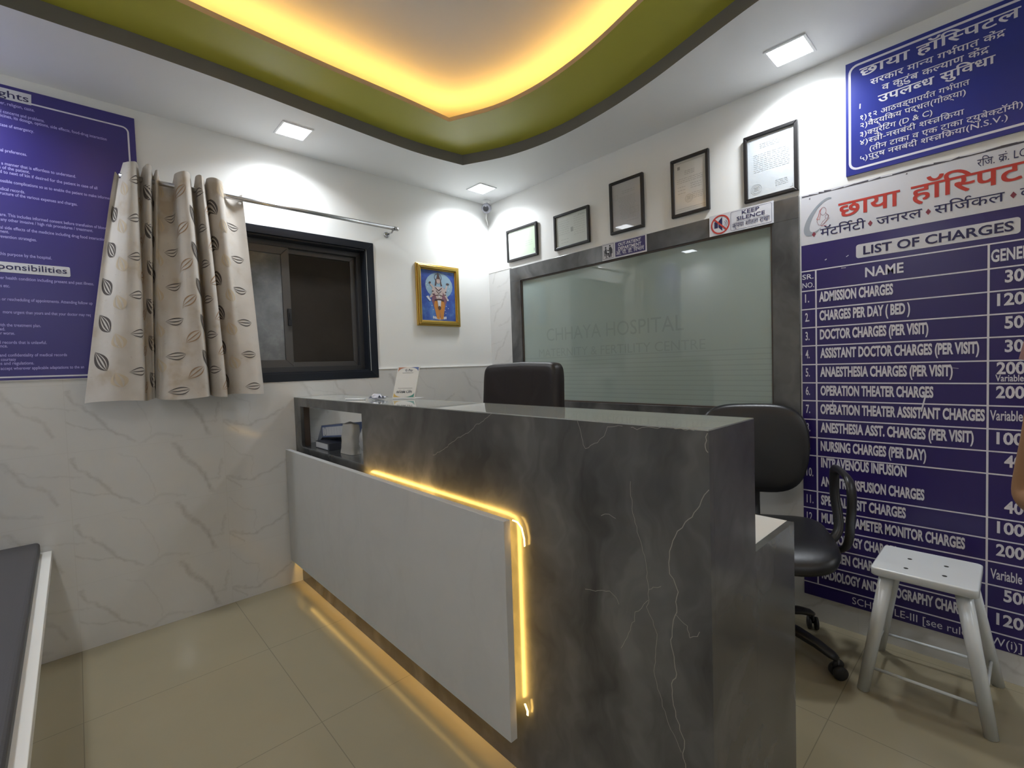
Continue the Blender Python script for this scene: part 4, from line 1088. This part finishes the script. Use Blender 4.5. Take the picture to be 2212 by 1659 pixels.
# --- things in the counter niche and on the ledge
bf = thing('box_file', (-1.42, -0.32, hz0), 'blue edged box file with white spine label leaning in the counter niche', 'file')
blue_edge = mat('file_blue', (0.085, 0.12, 0.24), 0.4); file_grey = mat('file_grey_board', (0.17, 0.18, 0.21), 0.5); lab = mat('file_label_paper', (0.52, 0.53, 0.55), 0.5)
fa, fb_ = Vector((-1.455, -.200, .852)), Vector((-1.455, -.500, .884))
up_ = Vector((0, .10, 1)).normalized()*.066; dp = Vector((.12, 0, .0))
def hexa(mb, A, B, C, D, dep, mt=0):
    fs = [(0,1,2,3), (7,6,5,4), (0,4,5,1), (1,5,6,2), (2,6,7,3), (3,7,4,0)]
    if (B-A).cross(D-A).dot(dep) > 0: fs = [tuple(reversed(f)) for f in fs]
    mb.add([A, B, C, D, A+dep, B+dep, C+dep, D+dep], fs, mt)
b = MB(); hexa(b, fa, fb_, fb_+up_, fa+up_, dp)
b.build('box', blue_edge, bf)
b = MB(); a_ = fa+up_; hexa(b, fa+Vector((0, .002, 0)), a_+Vector((0, .002, .001)), Vector((-1.455, -.110, .812)), Vector((-1.455, -.112, .806)), dp); b.build('cover_flap', file_grey, bf)
b = MB(); fd = (fb_-fa); o_ = Vector((-.0006, 0, 0)); p0 = fa+fd*.04+up_*.12+o_
b.poly([p0, p0+fd*.92, p0+fd*.92+up_*.72, p0+up_*.72]); b.build('spine_label', lab, bf)
b = MB(); c_ = p0+fd*.12+up_*.36+Vector((-.0005, 0, 0))
outline(b, [c_+UR*(.018*cos(2*pi*i/24))+UP*(.022*sin(2*pi*i/24)) for i in range(24)], UR, UP, None, .003)
for i_, f_ in enumerate((.30, .42, .54, .66, .80)): 
    q_ = p0+fd*f_+up_*.08+Vector((-.0004, 0, 0)); outline(b, [q_, q_+up_*.58], UR, UP, None, .0012, 0, False)
b.build('label_print', blue_edge, bf)
bk = thing('register_book', (-1.43, -0.31, hz0), 'dark blue register book lying flat under the box file, pale page edge', 'book')
b = MB(); b.box(-1.500, -1.345, -.405, -.215, hz0+.0005, hz0+.004); b.box(-1.500, -1.345, -.405, -.215, hz0+.034, hz0+.038); b.box(-1.500, -1.345, -.405, -.385, hz0+.004, hz0+.034); b.build('cover', mat('book_navy', (0.05, 0.055, 0.075), .5), bk)
b = MB(); b.box(-1.499, -1.350, -.3845, -.218, hz0+.0045, hz0+.0335); b.build('pages', lab, bk)
pbg = thing('paper_packet', (-1.44, -0.53, hz0), 'crumpled off-white paper packet standing beside the box file', 'paper bag')
b = MB()
def pk(u, v):
    a = 2*pi*u; wv = .070*(1-.10*v)+.009*noise.noise(Vector((u*5, v*4, 0))); 
    dx = .034*(1-.25*v)+.004*noise.noise(Vector((u*6+9, v*4, 2)))
    return Vector((-1.450+dx*math.copysign(abs(cos(a))**.5, cos(a)), -.560-.010*v+wv*math.copysign(abs(sin(a))**.5, sin(a)), hz0+.001+.150*v+.006*sin(a*2)*v))
b.grid(pk, 40, 18); b.poly([pk(i/40, 1) for i in range(40)]); b.poly([pk(1-i/40, 0) for i in range(40)])
b.build('body', mat('brown_white_paper', (0.42, 0.41, 0.38), .7), pbg)
plb = thing('plastic_bag', (-1.42, -0.70, hz0), 'clear crumpled plastic bag of papers at the right end of the niche', 'bag')
b = MB()
def pq(u, v):
    a = 2*pi*u; ph = pi*(v-.5); n_ = noise.noise(Vector((3*cos(a), 3*sin(a), 4*v)))*.25+1
    return Vector((-1.43+.048*cos(ph)*cos(a)*n_, -.755+.088*cos(ph)*sin(a)*n_, max(hz0+.002, hz0+.085+.075*sin(ph)*n_)))
b.grid(pq, 40, 24); b.build('film', mat('clear_plastic_film', (0.40, 0.41, 0.43), 0.12, spec=.7), plb)
cs = thing('payment_card_stand', (-1.33, -0.91, CT_), 'white payment card stand with orange, blue, yellow and green corners on the counter', 'card stand')
card = MB()
cP = Vector((-1.352, -0.828, CT_+.0060)); cU = Vector((.060, -.150, 0)).normalized(); cN0 = cU.cross(UP)
cV = (UP*.92 + (-cN0)*.34).normalized(); cN = cU.cross(cV); CWd, CHt = .130, .156
hexa(card, cP, cP+cU*CWd, cP+cU*CWd+cV*CHt, cP+cV*CHt, -cN*.003); card.build('card', mat('card_cream', (0.60, 0.585, 0.53), .35), cs)
b = MB(); fz = Vector((0, 0, CT_+.003-cP.z)); fn_ = -cN0*.075; hexa(b, cP+fz, cP+cU*CWd+fz, cP+cU*CWd+fn_+fz, cP+fn_+fz, Vector((0, 0, -.002))); b.build('foot', M['plastic_w'], cs)
b = MB()
def cq(u, v, kk=1): return cP+cU*(CWd*u)+cV*(CHt*v)+cN*(.0004*kk)
def corner(us, vs_, mt): b.poly([cq(u, v) for u, v in zip(us, vs_)], mt)
arcp = [(.5-.5*sin(rad(a)), .5-.5*cos(rad(a))) for a in range(0, 91, 15)]
def crn(fu, fv, mt):
    base_ = [(.04+.44*(1-sin(rad(a))), .02+.13*(1-cos(rad(a)))) for a in range(0, 91, 15)]
    pts = [(.04, .02)] + [(.04+.44*cos(rad(a)), .02) if False else (.04+.46*(1-sin(rad(a))), .02+.14*(1-cos(rad(a)))) for a in range(0, 91, 10)]
    pts = [(.04, .02), (.48, .02)] + [(.48-.44*sin(rad(a)), .02+.16*(1-cos(rad(a)))) for a in range(10, 91, 10)]
    P_ = [(1-u if fu else u, 1-v if fv else v) for u, v in pts]
    if fu != fv: P_.reverse()
    b.poly([cq(u, v) for u, v in P_], mt)
crn(False, False, 0); crn(True, False, 1); crn(False, True, 2); crn(True, True, 3)
for u0, u1, v in ((.18, .84, .30), (.24, .36, .235), (.42, .50, .235), (.62, .78, .235), (.26, .76, .79)): b.poly([cq(u0, v, 2), cq(u1, v, 2), cq(u1, v+.012, 2), cq(u0, v+.012, 2)], 4)
b.build('corner_print', [mat('print_yellow', (.55, .36, .07), .4), mat('print_green', (.03, .20, .15), .4), mat('print_orange', (.42, .14, .05), .4), mat('print_blue_corner', (.06, .11, .30), .4), mat('print_grey', (.22, .21, .19), .4)], cs)
t10 = MB(); text(t10, 'G Pay', cq(.54, .85), cU, cV, .017, .045, align='c'); text(t10, 'BHIM UPI', cq(.50, .15), cU, cV, .015, .088, align='c', off=.012)
pt = tag(MB(), None) if False else None
b = MB()
for i in range(2): b.grid(lambda u, v: Vector((-1.43+.055*u+.01*sin(7*v), -.735-.085*v, CT_+.003+.020*abs(noise.noise(Vector((u*3+i, v*4, i))))+.006*i+.012*sin(pi*u)*sin(pi*v))), 14, 14)
o = b.build('plastic_sleeve', mat('clear_sleeve', (.52, .53, .60), .12, spec=.7)); tag(o, 'small crumpled clear plastic sleeve lying left of the payment card stand', 'plastic sleeve')
b = MB(); b.tube([(-1.500, -.640, CT_+.0045), (-1.455, -.755, CT_+.0045)], .004, 10); o = b.build('pen', M['plastic_w']); tag(o, 'thin white pen lying on the counter ledge left of the card stand', 'pen')

# ================================================================== CHAIRS
def star_base(r, R0, ang0, hub_z, leg_mat, n=5, cast=0.026, droop=True, hub=(0, 0)):
    hx, hy = hub
    for i in range(n):
        a = ang0+2*pi*i/n; ca, sa = cos(a), sin(a)
        l = MB(); pts = [(hx+ca*t_*R0, hy+sa*t_*R0, hub_z-.045*t_*t_+.012*sin(pi*t_)) for t_ in (0.06, .25, .5, .75, .93, 1.0)]
        l.tube(pts, [.033, .032, .029, .026, .023, .014], 12, flat=(1, .62)); l.build('base_leg', leg_mat, r, local=True)
        c = MB(); cx, cy = hx+ca*R0, hy+sa*R0
        rot = a+0.9; wx, wy = -sin(rot), cos(rot)
        for sgn in (-1, 1):
            c.lathe([(cast*.55, -.009), (cast, -.006), (cast, .006), (cast*.55, .009)], (cx+wx*.014*sgn, cy+wy*.014*sgn, cast+.0005), (wx, wy, 0), 20)
        c.tube([(cx, cy, cast+.0005), (cx, cy, hub_z-.044)], .0075, 10)
        c.tube([(cx-wx*.004, cy-wy*.004, cast*2.0), (cx+wx*.004, cy+wy*.004, cast*2.0)], .020, 12)
        c.build('caster', M['caster'], r, local=True)
tc = thing('task_chair', (-0.362, -2.120, 0), 'black padded task chair with loop armrests between the counter desk and the charges board', 'chair', rotz=rad(205))
star_base(tc, 0.295, rad(-98-205), 0.115, M['plastic_bk'])
b = MB(); b.cyl((0, 0, .10), (0, 0, .27), .030); b.cyl((0, 0, .27), (0, 0, .415), .018); b.build('gas_column', M['plastic_bk'], tc, local=True)
b = MB(); b.box(-.11, .11, -.09, .09, .405, .425); b.build('mechanism', M['plastic_bk'], tc, local=True, bevel=.004)
def seat_b(p):
    x, y, z = p
    z += -.030*max(0, (x-.10)/.14)**2 + .012*(y/.24)**2
    return Vector((x, y, z))
b = MB(); b.pad(.005, 0,   .462, .51, .53, .075, .42, .55, seat_b, 44, 14); b.build('seat', M['leather_bk'], tc, local=True)
def back_b(p):
    x, y, z = p
    dz = z-.80
    return Vector((x + .45*y*y - .10*dz*dz*0 - .10*dz, y*(1-.10*max(0, -dz/.2)), z))
b = MB()
# backrest: superellipse outline in y-z, thin in x
vs_, fs = [], []
n_, m_ = 48, 12
for j in range(m_+1):
    ph = -pi/2+pi*j/m_; cx_ = math.copysign(abs(sin(ph))**.6, sin(ph)); cr = abs(cos(ph))**.45
    for i in range(n_):
        th = 2*pi*i/n_
        y = math.copysign(abs(cos(th))**.55, cos(th))*.232*cr; z = math.copysign(abs(sin(th))**.62, sin(th))*.205*cr
        vs_.append(back_b(Vector((-.245+cx_*.036, y, .800+z))))
for j in range(m_):
    for i in range(n_):
        k_ = (i+1) % n_; fs.append((j*n_+i, j*n_+k_, (j+1)*n_+k_, (j+1)*n_+i))
b.add(vs_, fs, 0, True); b.build('backrest', M['leather_bk'], tc, local=True)
b = MB(); b.tube([(-.06, 0, .412), (-.20, 0, .405), (-.275, 0, .44), (-.290, 0, .54), (-.288, 0, .68)], .022, 12, flat=(1.6, .5)); b.build('back_bracket', M['plastic_bk'], tc, local=True)
for sg in (-1, 1):
    b = MB(); ay = sg*.298
    loop = [(.02, sg*.235, .435), (.06, ay, .47), (.125, ay, .600), (.140, ay, .690), (.110, ay, .740), (.03, ay, .752), (-.07, ay, .750), (-.110, ay, .715), (-.105, ay, .63), (-.05, ay, .50), (-.02, sg*.235, .435)]
    sm = []
    for i in range(len(loop)-1):
        p0, p1, p2, p3 = loop[max(i-1, 0)], loop[i], loop[i+1], loop[min(i+2, len(loop)-1)]
        for q_ in range(4):
            t_ = q_/4; sm.append(tuple(.5*(2*p1[a]+(-p0[a]+p2[a])*t_+(2*p0[a]-5*p1[a]+4*p2[a]-p3[a])*t_*t_+(-p0[a]+3*p1[a]-3*p2[a]+p3[a])*t_**3) for a in range(3)))
    sm.append(loop[-1])
    b.tube(sm, .021, 12, flat=(1.0, .62)); b.build('armrest', M['plastic_bk'], tc, local=True)

ec = thing('executive_chair', (-1.02, -1.145, 0), 'dark brown leather high-back chair behind the counter, two vertical seams', 'chair', rotz=rad(180))
star_base(ec, 0.29, rad(20), 0.115, M['plastic_bk'])
b = MB(); b.cyl((0, 0, .10), (0, 0, .27), .030); b.cyl((0, 0, .27), (0, 0, .42), .018); b.build('gas_column', M['plastic_bk'], ec, local=True)
b = MB(); b.pad(.0, 0, .475, .50, .52, .10, .35, .5, None, 40, 12); b.build('seat', M['leather_br'], ec, local=True)
b = MB()
def ebk(j, i):
    pass
vs_, fs = [], []
n_, m_ = 56, 10
for j in range(m_+1):
    ph = -pi/2+pi*j/m_; cx_ = math.copysign(abs(sin(ph))**.5, sin(ph)); cr = abs(cos(ph))**.12
    for i in range(n_):
        th = 2*pi*i/n_
        y = math.copysign(abs(cos(th))**.13, cos(th))*.272*cr; z = math.copysign(abs(sin(th))**.13, sin(th))*.345*cr
        y *= 1+.035*(-z/.345)
        vs_.append(Vector((-.235+cx_*.045+.35*y*y-.05*z, y, .893+z-.010*(y/.27)**2*(1 if z > 0 else 0))))
for j in range(m_):
    for i in range(n_):
        k_ = (i+1) % n_; fs.append((j*n_+i, j*n_+k_, (j+1)*n_+k_, (j+1)*n_+i))
b.add(vs_, fs, 0, True)
bo = b.build('backrest', M['leather_br'], ec, local=True)
for y_ in (-.095, .105):
    s_ = MB(); s_.tube([(-.235+.0455+.35*y_*y_-.05*z_, y_, .893+z_) for z_ in [-.30+.03*i for i in range(21)]], .0016, 6); s_.build('seam', M['seam'], bo, local=True)
b = MB(); b.tube([(-.05, 0, .42), (-.20, 0, .415), (-.27, 0, .47), (-.265, 0, .62)], .024, 10, flat=(1.6, .5)); b.build('back_bracket', M['plastic_bk'], ec, local=True)

# ================================================================== STOOL
st_ = thing('stool', (-0.30, -2.655, 0), 'pale grey painted four-legged stool with slotted seat in front of the charges board', 'stool')
SZ = .475
b = MB(); so = rrect(Vector((-.448, -2.518, 0)), UR, Vector((1, 0, 0)), .272, .272, .016, 6)
nso = len(so); r3 = .004; prof = [(-r3, -.029), (0, -.029+r3), (0, -r3), (-r3*.3, -r3*.3), (-r3, 0)]
cso = Vector((-.312, -2.654, 0)); vv_ = [cso+(p-cso)*(1+d_/.136)+Vector((0, 0, SZ+h_)) for d_, h_ in prof for p in so]
ff_ = [(i*nso+k, i*nso+(k+1) % nso, (i+1)*nso+(k+1) % nso, (i+1)*nso+k) for i in range(len(prof)-1) for k in range(nso)]
b.add(vv_, ff_, 0, True); b.add([vv_[k] for k in range(nso)], [tuple(reversed(range(nso)))], 0); b.add([vv_[(len(prof)-1)*nso+k] for k in range(nso)], [tuple(range(nso))], 0)

for (xx, yy) in ((-.285, -2.606), (-.388, -2.608), (-.281, -2.703), (-.379, -2.706)):
    b.lathe([(.0065, 0), (.0065, .0006)], (xx, yy, SZ+.0002), (0, 0, 1), 14, 1)
b.build('seat', [M['stool'], M['hole']], st_)
legs = [((-.405, -2.560, SZ-.026), (-.412, -2.490, .001)), ((-.405, -2.752, SZ-.026), (-.408, -2.818, .001)), ((-.215, -2.560, SZ-.026), (-.080, -2.486, .001)), ((-.215, -2.752, SZ-.026), (-.056, -2.826, .001))]
for a, c in legs:
    b = MB(); b.tube([a, c], [.022, .018], 18); b.build('leg', M['stool'], st_)
def at_z(l, z): a, c = l; t_ = (a[2]-z)/(a[2]-c[2]); return tuple(lerp(a[i], c[i], t_) for i in range(3))
for i, j, z in ((0, 1, .092), (2, 3, .085), (0, 2, .105), (1, 3, .105)):
    b = MB(); b.tube([at_z(legs[i], z), at_z(legs[j], z)], .0052, 10); b.build('rung', M['stool'], st_)

# ================================================================== BENCH
bn = thing('bench', (-2.86, -1.3, 0), 'white waiting bench with a dark grey cushion along the left side of the room', 'bench')
b = MB(); hexa(b, Vector((ROOM_X+.002, -2.6, .448)), Vector((-2.558, -2.6, .448)), Vector((-2.571, -.012, .448)), Vector((ROOM_X+.002, -.012, .448)), Vector((0, 0, .036))); b.build('bench_top', M['white_lam'], bn, bevel=.002)
b = MB(); b.box(ROOM_X+.002, -2.632, -2.59, -.014, 0, .4475); b.build('bench_body', M['white_lam'], bn)
cu_m = m_leather('charcoal_rexine', (0.055, 0.052, 0.056), .55)
b = MB(); hexa(b, Vector((ROOM_X+.004, -2.57, .4845)), Vector((-2.577, -2.57, .4845)), Vector((-2.605, -.026, .4845)), Vector((ROOM_X+.004, -.026, .4845)), Vector((0, 0, .052))); b.build('cushion', cu_m, bn, bevel=.014, seg=4)

# ================================================================== PERSON at the right edge (only an elbow shows in the photo)
pX, pY = -0.955, -3.106
def pw_(f_, s_, z_): return Vector((pX-f_, pY+s_, z_))
ps = thing('person', (pX, pY, 0), 'person standing at the right edge of the photo, only a bare bent elbow in view', 'person')
skin_m = mat('brown_skin', (0.30, 0.165, 0.085), 0.55, spec=0.35)
nodes = []; edges = []
def jn(f_, s_, z_, r_, par=None):
    nodes.append((f_, s_, z_, r_))
    if par is not None: edges.append((par, len(nodes)-1))
    return len(nodes)-1
pel = jn(0, 0, .86, .125); wa = jn(0, 0, 1.00, .100, pel); ch = jn(.005, 0, 1.18, .115, wa); cb = jn(-.005, 0, 1.30, .085, ch); nk = jn(-.005, 0, 1.375, .052, cb)
nk2 = jn(.008, 0, 1.405, .052, nk); hd = jn(.020, 0, 1.452, .068, nk2); h2 = jn(.008, 0, 1.520, .086, hd); h3 = jn(.0, 0, 1.585, .064, h2)
def hand(w, dirv, nv, side):
    """five separate curled fingers from the palm"""
    d = Vector(dirv).normalized(); n0 = Vector(nv).normalized(); sdv = d.cross(n0)*side
    base = Vector(nodes[w][:3])
    pm_ = base+d*.045; p_ = jn(*pm_, .026, w); 
    for k_, (o_, L_) in enumerate(((-.028, .062), (-.009, .072), (.010, .068), (.028, .052))):
        kn = base+d*.085+sdv*o_; a0 = jn(*kn, .0095, p_)
        a1 = jn(*(kn+d*L_*.5-n0*.010), .0088, a0); a2 = jn(*(kn+d*L_*.82-n0*.030), .0080, a1); jn(*(kn+d*L_*.92-n0*.048), .0066, a2)
    t0 = base+d*.030+sdv*-.034-n0*.008; a0 = jn(*t0, .0110, p_); a1 = jn(*(t0+d*.026-sdv*.016-n0*.010), .0098, a0); jn(*(t0+d*.050-sdv*.018-n0*.018), .0082, a1)
sr_ = jn(-.008, .135, 1.315, .056, cb); ar = jn(-.010, .178, 1.20, .046, sr_); am = jn(-.012, .196, 1.03, .041, ar); ae = jn(-.020, .222, .890, .034, am)
af = jn(.075, .180, .895, .036, ae); aw = jn(.190, .095, .945, .024, af); hand(aw, (.82, -.55, .10), (0, .2, .97), 1)
sl_ = jn(-.008, -.135, 1.315, .056, cb); bl = jn(-.012, -.185, 1.17, .044, sl_); be = jn(-.018, -.205, 1.00, .037, bl); bf2 = jn(.005, -.208, .90, .036, be); bw = jn(.035, -.205, .78, .024, bf2); hand(bw, (.10, 0, -1), (0, 1, 0), 1)
for sg in (1, -1):
    hp = jn(0, sg*.085, .78, .088, pel); kn_ = jn(.012, sg*.092, .455, .057, hp); cf = jn(-.012, sg*.094, .32, .056, kn_); an = jn(-.012, sg*.095, .085, .036, cf); bl_ = jn(.07, sg*.100, .040, .034, an); jn(.15, sg*.104, .026, .024, bl_)
me = bpy.data.meshes.new('body'); bs_ = wloc(ps)
me.from_pydata([pw_(*n_[:3])-bs_ for n_ in nodes], edges, [])
bdy = bpy.data.objects.new('body', me); COL.objects.link(bdy); bdy.parent = ps
sk = bdy.modifiers.new('skin', 'SKIN'); sk.use_smooth_shade = True
for i_, v_ in enumerate(me.skin_vertices[0].data): v_.radius = (nodes[i_][3], nodes[i_][3]); v_.use_root = (i_ == 0)
sb = bdy.modifiers.new('subsurf', 'SUBSURF'); sb.levels = 2; sb.render_levels = 2
me.materials.append(skin_m)
def loft(mb, rings, n=32, mat_=0):
    """rings: (centre f, centre s, z, half depth, half width)"""
    def fn(u, v):
        k_ = min(int(v*(len(rings)-1)), len(rings)-2); t_ = v*(len(rings)-1)-k_
        a_, c_ = rings[k_], rings[k_+1]; r_ = [lerp(a_[i], c_[i], t_) for i in range(5)]
        th = 2*pi*u; return pw_(r_[0]+r_[3]*cos(th), r_[1]+r_[4]*sin(th), r_[2]+.004*sin(6*th))
    mb.grid(fn, n, (len(rings)-1)*4, mat_)
kurta = mat('dusty_pink_cotton', (0.30, 0.17, 0.16), .8, spec=.15); trs = mat('dark_trousers', (0.035, 0.032, 0.040), .85, spec=.1)
b = MB(); loft(b, [(0, 0, .47, .185, .215), (0, 0, .66, .170, .200), (0, 0, .84, .155, .185), (0, 0, 1.00, .128, .150), (.005, 0, 1.18, .136, .160), (0, 0, 1.29, .112, .172), (-.003, 0, 1.345, .082, .150), (-.005, 0, 1.385, .064, .075)])
for sg in (1, -1):
    q0 = [pw_(-.006, sg*.085, 1.325), pw_(-.007, sg*.125, 1.312), pw_(-.010, sg*.162, 1.268), pw_(-.011, sg*.183, 1.185)]; b.tube(q0, [.050, .066, .064, .057], 20, caps=False)
b.build('tunic', kurta, ps)
for sg in (1, -1):
    b = MB(); loft(b, [(0, sg*.085, .80, .110, .085), (.01, sg*.092, .455, .082, .078), (-.010, sg*.095, .09, .062, .060)], 24); b.build('trouser_leg', trs, ps)
    b = MB(); b.pad(pX-.055, pY+sg*.100, .016, .265, .098, .030, .6, .5); b.build('sandal', M['wood'], ps)
b = MB()
def hair(u, v):
    th = 2*pi*u; ph = -0.75+v*(pi/2+0.75); fr = cos(th)
    cut = max(0, fr+.15)*1.05*(1-v); ph = min(pi/2, ph+cut)
    return pw_(-.010+.095*cos(ph)*fr, .0905*cos(ph)*sin(th), 1.535+.112*sin(ph))
b.grid(hair, 32, 12)
b.tube([pw_(-.075, 0, 1.53), pw_(-.105, 0, 1.47), pw_(-.115, 0, 1.38), pw_(-.118, 0, 1.26)], [.030, .032, .028, .012], 14)
b.build('hair', mat('black_hair', (0.012, 0.010, 0.010), .65), ps)
for sg in (1, -1):
    b = MB(); b.lathe([(.0105*sin(pi*k/8)+.0003, -.0105*cos(pi*k/8)) for k in range(9)], pw_(.0765, sg*.030, 1.512), (-1, 0, 0), 14); b.build('eye', M['plastic_w'], ps)
    b = MB(); b.lathe([(.0068, -.0015), (.0060, .0018)], pw_(.0860, sg*.030, 1.512), (-1, 0, 0), 12); b.build('iris', M['hole'], ps)
    b = MB(); b.pad(*pw_(-.004, sg*.080, 1.500), .030, .016, .056, .9, .9); b.build('ear', skin_m, ps)
    b = MB(); b.tube([pw_(.086, sg*.014, 1.531), pw_(.084, sg*.032, 1.537), pw_(.072, sg*.050, 1.530)], .003, 8); b.build('eyebrow', M['hole'], ps)
b = MB(); b.tube([pw_(.082, 0, 1.520), pw_(.093, 0, 1.500), pw_(.102, 0, 1.480), pw_(.086, 0, 1.473)], [.008, .010, .014, .009], 12); b.build('nose', skin_m, ps)
b = MB(); b.tube([pw_(.070, .023, 1.449), pw_(.081, .010, 1.450), pw_(.083, 0, 1.448), pw_(.081, -.010, 1.450), pw_(.070, -.023, 1.449)], [.003, .006, .0065, .006, .003], 10); b.build('mouth', mat('lip', (0.24, 0.085, 0.07), .45), ps)


flush_texts()
o = GLASS_TEXT.build('frosted_lettering', mat('glass_lettering_film', (0.268, 0.326, 0.299), 0.012, spec=.6), gl_)
L1.build('lettering', M['ink_w'], s1); t2.build('dark_lettering', M['ink_nv'], s1); t3.build('red_lettering', M['ink_red'], s1); 
t5.build('lettering', M['ink_w'], s2); t6.build('title_lettering', M['ink_nv'], s3); t7.build('lettering', M['ink_lav'], s3)
t8.build('lettering', M['ink_w'], s4); t9.build('lettering', M['ink_nv'], s5); t10.build('lettering', M['ink_bk'], cs)
